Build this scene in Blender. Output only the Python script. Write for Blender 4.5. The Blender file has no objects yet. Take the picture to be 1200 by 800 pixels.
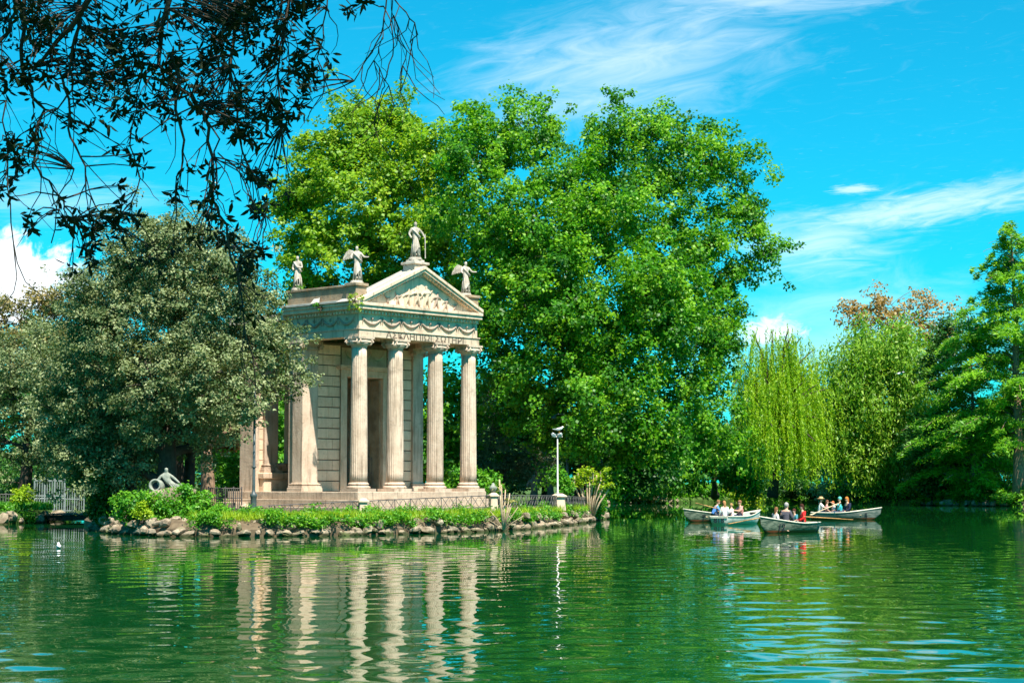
import bpy, bmesh, math, random
import numpy as np
from mathutils import Vector, Matrix

# ------------------------------------------------------------------ camera, sky, sun, exposure
sc = bpy.context.scene
COL = sc.collection
FPX = 2151.0                       # focal length in pixels of a 1200 px wide picture
CAM_H = 2.1
PITCH = math.atan((566 - 400) / FPX)
cam_d = bpy.data.cameras.new('camera')
cam_d.sensor_width = 36.0
cam_d.lens = 36.0 * FPX / 1200.0
cam_d.clip_end = 6000
cam = bpy.data.objects.new('camera', cam_d)
COL.objects.link(cam)
cam.location = (0, 0, CAM_H)
cam.rotation_euler = (math.pi / 2 + PITCH, 0, 0)
sc.camera = cam

SUN_EL = math.radians(60)
SUN_H = Vector((0.47, -0.883))     # horizontal direction towards the sun
sun_d = bpy.data.lights.new('sun', 'SUN')
sun_d.energy = 5.0
sun_d.angle = math.radians(0.53)
sun_d.color = (1.0, 0.94, 0.83)
sun = bpy.data.objects.new('sun', sun_d)
COL.objects.link(sun)
to_sun = Vector((SUN_H.x * math.cos(SUN_EL), SUN_H.y * math.cos(SUN_EL), math.sin(SUN_EL)))
sun.rotation_euler = to_sun.to_track_quat('Z', 'Y').to_euler()
sun.location = (30, -40, 80)

sc.view_settings.view_transform = 'Standard'
sc.view_settings.look = 'None'
sc.view_settings.exposure = 1.08
sc.view_settings.gamma = 1.0
sc.view_settings.use_curve_mapping = False
sc.render.engine = 'CYCLES'
sc.cycles.max_bounces = 6
sc.cycles.diffuse_bounces = 3
sc.cycles.glossy_bounces = 3
sc.cycles.transmission_bounces = 4
sc.cycles.transparent_max_bounces = 6
sc.cycles.caustics_reflective = False
sc.cycles.caustics_refractive = False
sc.cycles.use_denoising = True


class NT:
    """Small node-tree writer."""
    def __init__(s, tree):
        s.t = tree
        s.n = tree.nodes
        s.l = tree.links

    def node(s, kind, **kw):
        n = s.n.new(kind)
        for k, v in kw.items():
            setattr(n, k, v)
        return n

    def put(s, sock, val):
        if isinstance(val, bpy.types.NodeSocket):
            s.l.new(val, sock)
        elif val is not None:
            sock.default_value = val

    def math(s, op, a, b=None, c=None, clamp=False):
        n = s.node('ShaderNodeMath', operation=op, use_clamp=clamp)
        for i, v in enumerate((a, b, c)):
            s.put(n.inputs[i], v)
        return n.outputs[0]

    def vmath(s, op, a, b=None):
        n = s.node('ShaderNodeVectorMath', operation=op)
        s.put(n.inputs[0], a)
        if b is not None:
            s.put(n.inputs[1], b)
        return n.outputs[0]

    def noise(s, vec, scale, detail=4, rough=0.55, dist=0.0):
        n = s.node('ShaderNodeTexNoise')
        if vec is not None:
            s.put(n.inputs['Vector'], vec)
        n.inputs['Scale'].default_value = scale
        n.inputs['Detail'].default_value = detail
        n.inputs['Roughness'].default_value = rough
        n.inputs['Distortion'].default_value = dist
        return n.outputs['Fac']

    def ramp(s, fac, stops):
        n = s.node('ShaderNodeValToRGB')
        e = n.color_ramp.elements
        while len(e) < len(stops):
            e.new(0.5)
        for el, (p, c) in zip(e, stops):
            el.position = p
            el.color = (*c, 1) if len(c) == 3 else c
        s.put(n.inputs[0], fac)
        return n.outputs[0]

    def mix(s, fac, a, b, mode='MIX'):
        n = s.node('ShaderNodeMix', data_type='RGBA', blend_type=mode)
        s.put(n.inputs[0], fac)
        s.put(n.inputs[6], (*a, 1) if isinstance(a, tuple) and len(a) == 3 else a)
        s.put(n.inputs[7], (*b, 1) if isinstance(b, tuple) and len(b) == 3 else b)
        return n.outputs[2]

    def smooth(s, x, lo, hi):
        n = s.node('ShaderNodeMapRange', interpolation_type='SMOOTHSTEP')
        s.put(n.inputs[0], x)
        n.inputs[1].default_value = lo
        n.inputs[2].default_value = hi
        return n.outputs[0]


world = bpy.data.worlds.new('World')
sc.world = world
world.use_nodes = True
wt = NT(world.node_tree)
wt.n.clear()
sky = wt.node('ShaderNodeTexSky', sky_type='NISHITA')
sky.sun_disc = False
sky.sun_elevation = SUN_EL
sky.sun_rotation = math.atan2(SUN_H.x, SUN_H.y)
sky.air_density = 1.0
sky.dust_density = 0.4
sky.ozone_density = 2.0
tint = wt.mix(1.0, sky.outputs[0], (0.035, 0.92, 1.03), 'MULTIPLY')
tc = wt.node('ShaderNodeTexCoord').outputs['Generated']
sx = wt.node('ShaderNodeSeparateXYZ')
wt.put(sx.inputs[0], tc)
dy = wt.math('MAXIMUM', sx.outputs[1], 0.04)
az = wt.math('DIVIDE', sx.outputs[0], dy)          # tangent of azimuth
el = wt.math('DIVIDE', sx.outputs[2], dy)          # tangent of elevation
cmb = wt.node('ShaderNodeCombineXYZ')
wt.put(cmb.inputs[0], az)
wt.put(cmb.inputs[1], el)
ae = cmb.outputs[0]


def cloud_blob(cx, cy, rx, ry, rot, scale, stretch, lo, hi, power=1.0):
    """soft-edged cloud: elliptical envelope times fractal noise, in azimuth / elevation tangents"""
    m = wt.node('ShaderNodeMapping', vector_type='TEXTURE')
    wt.put(m.inputs[0], ae)
    m.inputs['Location'].default_value = (cx, cy, 0)
    m.inputs['Rotation'].default_value = (0, 0, rot)
    m.inputs['Scale'].default_value = (rx, ry, 1)
    ln = wt.node('ShaderNodeVectorMath', operation='LENGTH')
    wt.put(ln.inputs[0], m.outputs[0])
    env = wt.math('SUBTRACT', 1.0, ln.outputs['Value'], clamp=True)
    m2 = wt.node('ShaderNodeMapping')
    wt.put(m2.inputs[0], m.outputs[0])
    m2.inputs['Scale'].default_value = stretch
    m2.inputs['Location'].default_value = (cx * 37.1, cy * 51.7, 0)
    nz = wt.noise(m2.outputs[0], scale, 8, 0.62, 0.9)
    v = wt.math('ADD', wt.math('MULTIPLY', env, 0.75), wt.math('SUBTRACT', nz, 0.5))
    return wt.math('MULTIPLY', wt.smooth(v, lo, hi), power)


def tan_of(px, py):
    a = PITCH + math.atan((400 - py) / FPX)
    return ((px - 600) / FPX, math.tan(a))


clouds = [
    cloud_blob(*tan_of(735, 75), 0.14, 0.055, 0.22, 3.2, (1.0, 1.5, 1), 0.08, 0.95, 0.46),
    cloud_blob(*tan_of(900, -5), 0.14, 0.020, 0.05, 3.0, (1.2, 1.3, 1), 0.1, 0.95, 0.45),
    cloud_blob(*tan_of(1090, 243), 0.13, 0.016, 0.17, 3.0, (1.8, 1.3, 1), 0.10, 0.8, 0.50),
    cloud_blob(*tan_of(960, 285), 0.07, 0.030, 0.08, 2.0, (1.0, 2.6, 1), 0.1, 0.9, 0.45),
    cloud_blob(*tan_of(1005, 222), 0.02, 0.004, 0.05, 2.0, (1.0, 2.0, 1), 0.1, 0.7, 0.5),
    cloud_blob(*tan_of(-20, 322), 0.085, 0.040, 0.0, 2.6, (1.6, 1.0, 1), 0.22, 0.42, 0.97),
    cloud_blob(*tan_of(905, 388), 0.034, 0.015, 0.0, 2.6, (1.4, 1.0, 1), 0.16, 0.65, 0.8),
    cloud_blob(*tan_of(1000, 400), 0.16, 0.060, 0.0, 2.2, (1.4, 1.0, 1), 0.10, 0.9, 0.35),
    cloud_blob(*tan_of(60, 235), 0.10, 0.020, 0.0, 2.2, (1.2, 2.0, 1), 0.1, 0.9, 0.25),
]
cf = clouds[0]
for c in clouds[1:]:
    cf = wt.math('MAXIMUM', cf, c)
skyc = wt.mix(cf, tint, (8.0, 8.4, 8.7))
bg = wt.node('ShaderNodeBackground')
wt.put(bg.inputs[0], skyc)
bg.inputs[1].default_value = 0.080
world.cycles.sampling_method = 'MANUAL'
world.cycles.sample_map_resolution = 256
wo = wt.node('ShaderNodeOutputWorld')
wt.l.new(bg.outputs[0], wo.inputs[0])


# ------------------------------------------------------------------ helpers
def W(px, py, Y):
    """point on the vertical plane y = Y that the photograph shows at this pixel"""
    xc, yc = (px - 600) / FPX, (400 - py) / FPX
    d = Vector((xc, math.cos(PITCH) - yc * math.sin(PITCH), math.sin(PITCH) + yc * math.cos(PITCH)))
    s = Y / d.y
    return Vector((d.x * s, Y, CAM_H + d.z * s))


def GX(px, Y):
    return W(px, 575, Y).x


def tag(o, label=None, cat=None, group=None, kind=None):
    if label:
        o['label'] = label
    if cat:
        o['category'] = cat
    if group:
        o['group'] = group
    if kind:
        o['kind'] = kind
    return o


def empty(name, loc=(0, 0, 0), rz=0.0):
    o = bpy.data.objects.new(name, None)
    COL.objects.link(o)
    o.location = loc
    o.rotation_euler = (0, 0, rz)
    o.empty_display_size = 0.2
    return o


def link(name, me, mat=None, parent=None, loc=None, rot=None, scale=None):
    o = bpy.data.objects.new(name, me)
    COL.objects.link(o)
    if mat is not None and len(me.materials) == 0:
        me.materials.append(mat)
    if parent is not None:
        o.parent = parent
    if loc is not None:
        o.location = loc
    if rot is not None:
        o.rotation_euler = rot
    if scale is not None:
        o.scale = scale
    return o


def copy_tree(o, parent=None):
    c = o.copy()
    COL.objects.link(c)
    c.parent = parent
    for ch in list(o.children):
        copy_tree(ch, c)
    return c


class MB:
    """collects simple shapes; build() links them as one mesh"""
    def __init__(s):
        s.v = []
        s.f = []

    def add(s, vs, fs):
        b = len(s.v)
        s.v.extend([tuple(p) for p in vs])
        s.f.extend([tuple(b + i for i in f) for f in fs])
        return s

    def box(s, x0, x1, y0, y1, z0, z1):
        return s.add([(x0, y0, z0), (x1, y0, z0), (x1, y1, z0), (x0, y1, z0), (x0, y0, z1), (x1, y0, z1), (x1, y1, z1), (x0, y1, z1)],
                     [(0, 3, 2, 1), (4, 5, 6, 7), (0, 1, 5, 4), (1, 2, 6, 5), (2, 3, 7, 6), (3, 0, 4, 7)])

    def frustum(s, c, w0, w1, z0, z1):
        x, y = c
        a, b = w0 / 2, w1 / 2
        return s.add([(x - a, y - a, z0), (x + a, y - a, z0), (x + a, y + a, z0), (x - a, y + a, z0),
                      (x - b, y - b, z1), (x + b, y - b, z1), (x + b, y + b, z1), (x - b, y + b, z1)],
                     [(0, 3, 2, 1), (4, 5, 6, 7), (0, 1, 5, 4), (1, 2, 6, 5), (2, 3, 7, 6), (3, 0, 4, 7)])

    def tube(s, pts, rad, n=6, cap=True):
        pts = [Vector(p) for p in pts]
        if not hasattr(rad, '__len__'):
            rad = [rad] * len(pts)
        b = len(s.v)
        up = Vector((0, 0, 1))
        prev = None
        for i, p in enumerate(pts):
            t = (pts[min(i + 1, len(pts) - 1)] - pts[max(i - 1, 0)])
            if t.length < 1e-9:
                t = Vector((0, 0, 1))
            t.normalize()
            if prev is None:
                a = t.cross(up)
                if a.length < 0.05:
                    a = t.cross(Vector((1, 0, 0)))
            else:
                a = prev - t * prev.dot(t)
                if a.length < 1e-4:
                    a = t.cross(Vector((1, 0.3, 0)))
            a.normalize()
            prev = a
            c = t.cross(a)
            for k in range(n):
                an = 2 * math.pi * k / n
                s.v.append(tuple(p + (a * math.cos(an) + c * math.sin(an)) * rad[i]))
        m = len(pts)
        for i in range(m - 1):
            for k in range(n):
                k2 = (k + 1) % n
                s.f.append((b + i * n + k, b + i * n + k2, b + (i + 1) * n + k2, b + (i + 1) * n + k))
        if cap:
            s.f.append(tuple(b + k for k in range(n))[::-1])
            s.f.append(tuple(b + (m - 1) * n + k for k in range(n)))
        return s

    def lathe(s, prof, n=24, c=(0, 0), rfun=None):
        b = len(s.v)
        for (r, z) in prof:
            for k in range(n):
                a = 2 * math.pi * k / n
                rr = r if rfun is None else rfun(r, z, a)
                s.v.append((c[0] + rr * math.cos(a), c[1] + rr * math.sin(a), z))
        for i in range(len(prof) - 1):
            for k in range(n):
                k2 = (k + 1) % n
                s.f.append((b + i * n + k, b + i * n + k2, b + (i + 1) * n + k2, b + (i + 1) * n + k))
        s.f.append(tuple(b + k for k in range(n))[::-1])
        s.f.append(tuple(b + (len(prof) - 1) * n + k for k in range(n)))
        return s

    def prism(s, poly, axis, a0, a1):
        """polygon extruded along an axis; poly gives the two other coordinates in order"""
        def mk(p, q, a):
            return {'x': (a, p, q), 'y': (p, a, q), 'z': (p, q, a)}[axis]
        n = len(poly)
        vs = [mk(p, q, a0) for p, q in poly] + [mk(p, q, a1) for p, q in poly]
        fs = [tuple(range(n))[::-1], tuple(range(n, 2 * n))]
        fs += [(i, (i + 1) % n, n + (i + 1) % n, n + i) for i in range(n)]
        return s.add(vs, fs)

    def mesh(s, name, smooth=False, bevel=0.0, fix=True):
        me = bpy.data.meshes.new(name)
        me.from_pydata(s.v, [], s.f)
        if fix or bevel:
            bm = bmesh.new()
            bm.from_mesh(me)
            if bevel:
                bmesh.ops.bevel(bm, geom=list(bm.edges), offset=bevel, segments=1, affect='EDGES', clamp_overlap=True)
            bmesh.ops.recalc_face_normals(bm, faces=list(bm.faces))
            bm.to_mesh(me)
            bm.free()
        if smooth:
            me.polygons.foreach_set('use_smooth', [True] * len(me.polygons))
        return me

    def build(s, name, mat, parent=None, smooth=False, bevel=0.0, loc=None, rot=None, fix=True):
        me = s.mesh(name, smooth, bevel, fix)
        return link(name, me, mat, parent, loc, rot)


def np_mesh(name, V, F, attr=None, smooth=False):
    me = bpy.data.meshes.new(name)
    V = np.asarray(V, np.float32)
    F = np.asarray(F, np.int32)
    k = F.shape[1]
    me.vertices.add(len(V))
    me.vertices.foreach_set('co', V.ravel())
    me.loops.add(F.size)
    me.loops.foreach_set('vertex_index', F.ravel())
    me.polygons.add(len(F))
    me.polygons.foreach_set('loop_start', np.arange(0, F.size, k, dtype=np.int32))
    me.polygons.foreach_set('loop_total', np.full(len(F), k, np.int32))
    if smooth:
        me.polygons.foreach_set('use_smooth', np.ones(len(F), bool))
    me.update(calc_edges=True)
    if attr is not None:
        a = me.attributes.new('tint', 'FLOAT', 'FACE')
        a.data.foreach_set('value', np.asarray(attr, np.float32))
    return me


# ------------------------------------------------------------------ materials
MATS = {}


def new_mat(name):
    m = bpy.data.materials.new(name)
    m.use_nodes = True
    t = NT(m.node_tree)
    t.n.clear()
    out = t.node('ShaderNodeOutputMaterial')
    return m, t, out


def principled(t, out, col, rough=0.7, spec=0.3, bump=None, bstr=0.3, bdist=0.02, metal=0.0):
    p = t.node('ShaderNodeBsdfPrincipled')
    t.put(p.inputs['Base Color'], (*col, 1) if isinstance(col, tuple) else col)
    t.put(p.inputs['Roughness'], rough)
    p.inputs['Specular IOR Level'].default_value = spec
    p.inputs['Metallic'].default_value = metal
    if bump is not None:
        b = t.node('ShaderNodeBump')
        b.inputs['Strength'].default_value = bstr
        b.inputs['Distance'].default_value = bdist
        t.put(b.inputs['Height'], bump)
        t.l.new(b.outputs[0], p.inputs['Normal'])
    t.l.new(p.outputs[0], out.inputs[0])
    return p


def leaf_mat(name, dark, mid, light, transl=0.35, rough=0.45, spec=0.35):
    m, t, out = new_mat(name)
    a = t.node('ShaderNodeAttribute', attribute_name='tint')
    col = t.ramp(a.outputs['Fac'], [(0.0, dark), (0.5, mid), (1.0, light)])
    p = t.node('ShaderNodeBsdfPrincipled')
    t.put(p.inputs['Base Color'], col)
    p.inputs['Roughness'].default_value = rough
    p.inputs['Specular IOR Level'].default_value = spec
    tr = t.node('ShaderNodeBsdfTranslucent')
    tcol = t.mix(1.0, col, (1.25, 1.25, 0.55), 'MULTIPLY')
    t.put(tr.inputs[0], tcol)
    mx = t.node('ShaderNodeMixShader')
    mx.inputs[0].default_value = transl
    t.l.new(p.outputs[0], mx.inputs[1])
    t.l.new(tr.outputs[0], mx.inputs[2])
    t.l.new(mx.outputs[0], out.inputs[0])
    MATS[name] = m
    return m


def stone_mat(name, base, dark, stain, streak=0.5, scale=1.0, rough=0.85, wet=False):
    """weathered stone: grain, blotches and dark runs that the rain has left"""
    m, t, out = new_mat(name)
    tcn = t.node('ShaderNodeTexCoord').outputs['Object']
    geo = t.node('ShaderNodeNewGeometry').outputs['Position']
    n1 = t.noise(geo, 1.3 * scale, 6, 0.6)
    n2 = t.noise(geo, 9 * scale, 5, 0.65)
    mp = t.node('ShaderNodeMapping')
    t.put(mp.inputs[0], geo)
    mp.inputs['Scale'].default_value = (5.5 * scale, 5.5 * scale, 0.5 * scale)
    n3 = t.noise(mp.outputs[0], 1.0, 5, 0.6)
    c = t.mix(t.smooth(n1, 0.35, 0.68), base, dark)
    c = t.mix(t.math('MULTIPLY', t.smooth(n3, 0.50, 0.74), streak), c, stain)
    c = t.mix(t.math('MULTIPLY', t.smooth(n2, 0.5, 0.8), 0.45), c, tuple(x * 0.55 for x in dark))
    mp6 = t.node('ShaderNodeMapping')
    t.put(mp6.inputs[0], geo)
    mp6.inputs['Scale'].default_value = (11 * scale, 11 * scale, 0.35 * scale)
    n6 = t.noise(mp6.outputs[0], 1.0, 4, 0.6)
    c = t.mix(t.math('MULTIPLY', t.smooth(n6, 0.60, 0.72), 0.6 * streak), c, tuple(x * 0.5 for x in stain))
    n5 = t.noise(geo, 0.75 * scale, 7, 0.7, 0.4)
    c = t.mix(t.math('MULTIPLY', t.smooth(n5, 0.56, 0.70), 0.55 * streak), c, tuple(x * 0.42 for x in stain))
    if wet:                               # dark, algae-stained band just above the water
        sz = t.node('ShaderNodeSeparateXYZ')
        t.put(sz.inputs[0], geo)
        zz_ = t.math('ADD', sz.outputs[2], t.math('MULTIPLY', t.math('SUBTRACT', n1, .5), .25))
        c = t.mix(t.smooth(zz_, 0.06, 0.16), (0.045, 0.045, 0.02), c)
        c = t.mix(t.math('MULTIPLY', t.smooth(n5, 0.50, 0.62), .55), c, (0.09, 0.115, 0.035))
    oi = t.node('ShaderNodeObjectInfo')
    hv = t.node('ShaderNodeHueSaturation')
    t.put(hv.inputs['Color'], c)
    t.put(hv.inputs['Value'], t.math('MULTIPLY_ADD', oi.outputs['Random'], 0.22, 0.89))
    principled(t, out, hv.outputs[0], rough, 0.2, t.math('ADD', n2, t.math('MULTIPLY', n1, 0.7)), 0.5, 0.03)
    MATS[name] = m
    return m


def plain_mat(name, col, rough=0.6, var=0.2, scale=6.0, spec=0.3, metal=0.0, bstr=0.15):
    m, t, out = new_mat(name)
    geo = t.node('ShaderNodeNewGeometry').outputs['Position']
    n1 = t.noise(geo, scale, 5, 0.6)
    c = t.mix(t.smooth(n1, 0.3, 0.75), tuple(min(1, x * (1 + var)) for x in col), tuple(x * (1 - var) for x in col))
    principled(t, out, c, rough, spec, n1, bstr, 0.02, metal)
    MATS[name] = m
    return m


travertine = stone_mat('travertine', (0.68, 0.52, 0.38), (0.55, 0.40, 0.28), (0.30, 0.22, 0.15), 0.55)
column_stone = stone_mat('column_stone', (0.63, 0.485, 0.37), (0.51, 0.375, 0.275), (0.25, 0.18, 0.13), 0.9)
entab_stone = stone_mat('entablature_stone', (0.76, 0.59, 0.43), (0.60, 0.45, 0.32), (0.30, 0.22, 0.16), 0.9)
block_stone = stone_mat('block_stone', (0.86, 0.61, 0.43), (0.74, 0.50, 0.34), (0.50, 0.33, 0.22), 0.5)
swag_stone = stone_mat('swag_stone', (0.46, 0.34, 0.26), (0.36, 0.26, 0.20), (0.24, 0.17, 0.13), 0.5)
parapet_stone = stone_mat('parapet_stone', (0.40, 0.30, 0.20), (0.24, 0.18, 0.12), (0.46, 0.25, 0.11), 0.8, 1.5)
marble = stone_mat('statue_marble', (0.54, 0.47, 0.39), (0.42, 0.35, 0.28), (0.24, 0.19, 0.14), 0.8, 3.0)
grey_marble = stone_mat('mossy_marble', (0.34, 0.35, 0.29), (0.20, 0.22, 0.18), (0.12, 0.15, 0.10), 0.7, 2.5)
step_stone = stone_mat('step_stone', (0.54, 0.42, 0.31), (0.40, 0.30, 0.22), (0.17, 0.13, 0.10), 0.8, 1.5)
rock_mat = stone_mat('rock', (0.42, 0.33, 0.235), (0.21, 0.155, 0.105), (0.05, 0.045, 0.03), 0.9, 2.2, 0.95, True)
sheet_mat = plain_mat('lead_sheet', (0.44, 0.41, 0.36), 0.5, 0.15, 3.0)
joint_mat = plain_mat('joint_mortar', (0.20, 0.14, 0.10), 0.9, 0.2)
dark_room = plain_mat('cella_painted_dark', (0.12, 0.09, 0.07), 0.9, 0.3)  # dark tone that stands for the unlit cella interior
iron = plain_mat('wrought_iron', (0.10, 0.09, 0.085), 0.55, 0.35, 12, 0.4)
pale_iron = plain_mat('pale_painted_iron', (0.22, 0.25, 0.24), 0.5, 0.2, 9)
galv = plain_mat('galvanised_steel', (0.42, 0.43, 0.40), 0.4, 0.15, 8, 0.5, 0.3)
grey_steel = plain_mat('grey_painted_steel', (0.06, 0.075, 0.075), 0.45, 0.2, 8, 0.5)  # dark paint, deepened to stand for tree shade on the rear post
black_mat = plain_mat('black_plastic_and_shade', (0.012, 0.012, 0.014), 0.4, 0.1)
glass_lamp = plain_mat('lamp_glass', (0.55, 0.60, 0.62), 0.15, 0.1, 5, 0.8)
soil = plain_mat('soil', (0.10, 0.075, 0.045), 0.95, 0.45, 2.5, 0.1, 0, 0.5)
gravel_soil = plain_mat('gravel_soil', (0.13, 0.095, 0.06), 0.95, 0.4, 2.5, 0.1, 0, 0.5)
grass_soil = plain_mat('grass_ground', (0.06, 0.11, 0.025), 0.95, 0.5, 1.5, 0.1, 0, 0.5)
bank_wall = plain_mat('bank_masonry', (0.13, 0.12, 0.10), 0.9, 0.4, 3.0)
path_mat = plain_mat('pale_gravel', (0.48, 0.42, 0.34), 0.95, 0.2, 5.0)
bark = stone_mat('bark', (0.075, 0.058, 0.042), (0.045, 0.034, 0.025), (0.02, 0.016, 0.012), 0.6, 3.0, 0.95)
pale_bark = stone_mat('pale_bark', (0.30, 0.20, 0.13), (0.19, 0.12, 0.08), (0.08, 0.05, 0.03), 0.5, 3.0, 0.95)
grey_bark = stone_mat('grey_bark', (0.20, 0.165, 0.13), (0.12, 0.095, 0.075), (0.05, 0.04, 0.03), 0.5, 3.0, 0.95)
dry_stem = stone_mat('dry_stem', (0.52, 0.40, 0.26), (0.38, 0.27, 0.17), (0.2, 0.14, 0.08), 0.4, 5.0, 0.9)

L_plane = leaf_mat('plane_leaf', (0.035, 0.150, 0.010), (0.082, 0.300, 0.012), (0.240, 0.470, 0.022), 0.46)
L_light = leaf_mat('light_leaf', (0.090, 0.220, 0.012), (0.215, 0.400, 0.020), (0.38, 0.50, 0.035), 0.45)
L_oak = leaf_mat('holm_oak_leaf', (0.048, 0.090, 0.028), (0.165, 0.210, 0.082), (0.370, 0.405, 0.205), 0.22, 0.5, 0.2)
L_rust = leaf_mat('rust_oak_leaf', (0.07, 0.085, 0.02), (0.20, 0.175, 0.05), (0.33, 0.23, 0.075), 0.2, 0.5)
L_willow = leaf_mat('willow_leaf', (0.12, 0.28, 0.008), (0.26, 0.46, 0.012), (0.42, 0.56, 0.025), 0.45)
L_round = leaf_mat('weeping_leaf', (0.080, 0.230, 0.016), (0.200, 0.400, 0.030), (0.38, 0.53, 0.070), 0.45)
L_brown = leaf_mat('brown_leaf', (0.22, 0.13, 0.035), (0.38, 0.23, 0.075), (0.50, 0.38, 0.16), 0.38)
L_conif = leaf_mat('cypress_needle', (0.060, 0.22, 0.014), (0.160, 0.400, 0.022), (0.320, 0.56, 0.034), 0.48)
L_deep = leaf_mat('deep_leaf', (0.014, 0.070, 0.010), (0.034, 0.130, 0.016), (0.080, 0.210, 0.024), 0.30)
L_shrub = leaf_mat('shrub_leaf', (0.035, 0.16, 0.010), (0.090, 0.310, 0.016), (0.22, 0.44, 0.025), 0.38)
L_lime = leaf_mat('lime_leaf', (0.16, 0.32, 0.010), (0.30, 0.45, 0.016), (0.46, 0.54, 0.03), 0.4)
L_grey = leaf_mat('grey_leaf', (0.09, 0.12, 0.05), (0.18, 0.21, 0.10), (0.30, 0.31, 0.18), 0.25)
L_dry = leaf_mat('dry_leaf', (0.16, 0.17, 0.03), (0.30, 0.28, 0.07), (0.44, 0.36, 0.16), 0.3)
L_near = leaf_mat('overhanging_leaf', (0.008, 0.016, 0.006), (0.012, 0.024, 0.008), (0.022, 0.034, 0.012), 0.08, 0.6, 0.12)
L_red = leaf_mat('reddish_leaf', (0.22, 0.06, 0.03), (0.32, 0.12, 0.06), (0.3, 0.28, 0.06), 0.35)
L_blossom = leaf_mat('pale_blossom', (0.25, 0.35, 0.10), (0.50, 0.48, 0.25), (0.7, 0.66, 0.5), 0.3)


def water_material():
    m, t, out = new_mat('lake_water')
    geo = t.node('ShaderNodeNewGeometry').outputs['Position']

    n4 = t.noise(geo, 0.06, 3, 0.5)
    col = t.mix(n4, (0.002, 0.042, 0.010), (0.006, 0.080, 0.014))
    p = t.node('ShaderNodeBsdfPrincipled')
    t.put(p.inputs['Base Color'], col)
    p.inputs['Roughness'].default_value = 0.015
    p.inputs['IOR'].default_value = 1.33
    p.inputs['Specular IOR Level'].default_value = 0.5
    t.l.new(p.outputs[0], out.inputs[0])
    return m


water_mat = water_material()

# ------------------------------------------------------------------ setting: water, ground, banks, island
def water_surface():
    """one sheet: real ripples over the lake in front of the camera, still water beyond it"""
    g = np.random.default_rng(3)
    ys = [14.0]
    while ys[-1] < 215:
        ys.append(ys[-1] * 1.0049)
    ys = np.array(ys)
    N = 345
    t = np.linspace(-1, 1, N)
    Yg = np.repeat(ys[:, None], N, 1)
    Xg = t[None] * (.36 * Yg + 3)
    H = np.zeros_like(Xg)
    K = 46
    lam = np.exp(np.linspace(math.log(.22), math.log(1.7), K))
    for k in range(K):
        a = g.normal(math.pi / 2 + .18, .62)
        q = 2 * math.pi / lam[k]
        w = np.clip((lam[k] / (.0049 * Yg) - 2.6) / 2.0, 0, 1)
        ph = q * (Xg * math.cos(a) + Yg * math.sin(a)) + g.uniform(0, 6.28)
        # slow beating keeps the crests short and uneven
        beat = .55 + .45 * np.sin(.11 * q * (Xg * math.cos(a + 1.3) + Yg * math.sin(a + 1.3)) + g.uniform(0, 6.28))
        H += w * beat * (SLOPE * math.sqrt(2 / K) * lam[k] / (2 * math.pi)) * np.sin(ph)
    wind = .75 + .35 * np.sin(Xg * .09 + Yg * .05 + 1.0) * np.sin(Yg * .11 - Xg * .04)
    edge = np.clip((1 - np.abs(t)) / .06, 0, 1)[None] * np.clip((Yg - 14) / 2, 0, 1) * np.clip((215 - Yg) / 20, 0, 1)
    H *= wind * edge
    V = np.stack([Xg, Yg, H], -1).reshape(-1, 3)
    n, m = len(ys), N
    idx = np.arange(n * m).reshape(n, m)
    F = np.stack([idx[:-1, :-1], idx[:-1, 1:], idx[1:, 1:], idx[1:, :-1]], -1).reshape(-1, 4)
    x0, x1 = .36 * ys[0] + 3, .36 * ys[-1] + 3
    y0, y1 = ys[0], ys[-1]
    Vo = np.array([(-400, -60, 0), (400, -60, 0), (400, y0, 0), (x0, y0, 0), (-x0, y0, 0), (-400, y0, 0),
                   (400, y1, 0), (x1, y1, 0), (-x1, y1, 0), (-400, y1, 0), (400, 420, 0), (-400, 420, 0)], float)
    Fo = np.array([(0, 1, 2, 5), (3, 2, 6, 7), (5, 4, 8, 9), (9, 6, 10, 11)])
    me = np_mesh('water', np.concatenate([V, Vo]), np.concatenate([F, Fo + len(V)]), smooth=True)
    tag(link('water', me, water_mat), kind='structure')


SLOPE = .060
water_surface()


def land(name, shore, back, top_fn, mat, inset=0.9):
    """sheet of land: shore polyline at the water, a step up, then the top running to the back polyline"""
    n = len(shore)
    vs, fs = [], []
    for i, (x, y) in enumerate(shore):
        bx, by = back[i]
        d = Vector((bx - x, by - y))
        L = d.length
        d.normalize()
        z = top_fn(x, y)
        for s, zz in ((0, -0.9), (0.05, z * 0.45), (inset * 0.35, z * 0.8), (inset, z), (min(L * 0.2, 8), z + 0.12), (L, z + 0.3)):
            vs.append((x + d.x * s, y + d.y * s, zz))
    m = 6
    for i in range(n - 1):
        for k in range(m - 1):
            fs.append((i * m + k, (i + 1) * m + k, (i + 1) * m + k + 1, i * m + k + 1))
    mb = MB().add(vs, fs)
    return tag(mb.build(name, mat, smooth=False), kind='structure')


# far shore, left bank included, running to the horizon
far_px = [(-420, 84), (-200, 90), (-40, 93), (15, 95), (52, 99), (64, 103), (66, 118), (80, 150), (250, 185), (480, 196), (680, 198), (735, 190),
          (800, 196), (870, 204), (940, 198), (1010, 188), (1080, 178), (1135, 170), (1200, 166), (1330, 150), (1500, 138), (1800, 120)]
far_shore = [(GX(p, y), y) for p, y in far_px]
far_back = []
for i, (x, y) in enumerate(far_shore):
    t_ = i / (len(far_shore) - 1)
    far_back.append((-2600 + 5200 * t_, 2600 - 900 * abs(t_ - 0.5)))
land('ground', far_shore, far_back, lambda x, y: 0.62, grass_soil)

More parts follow.
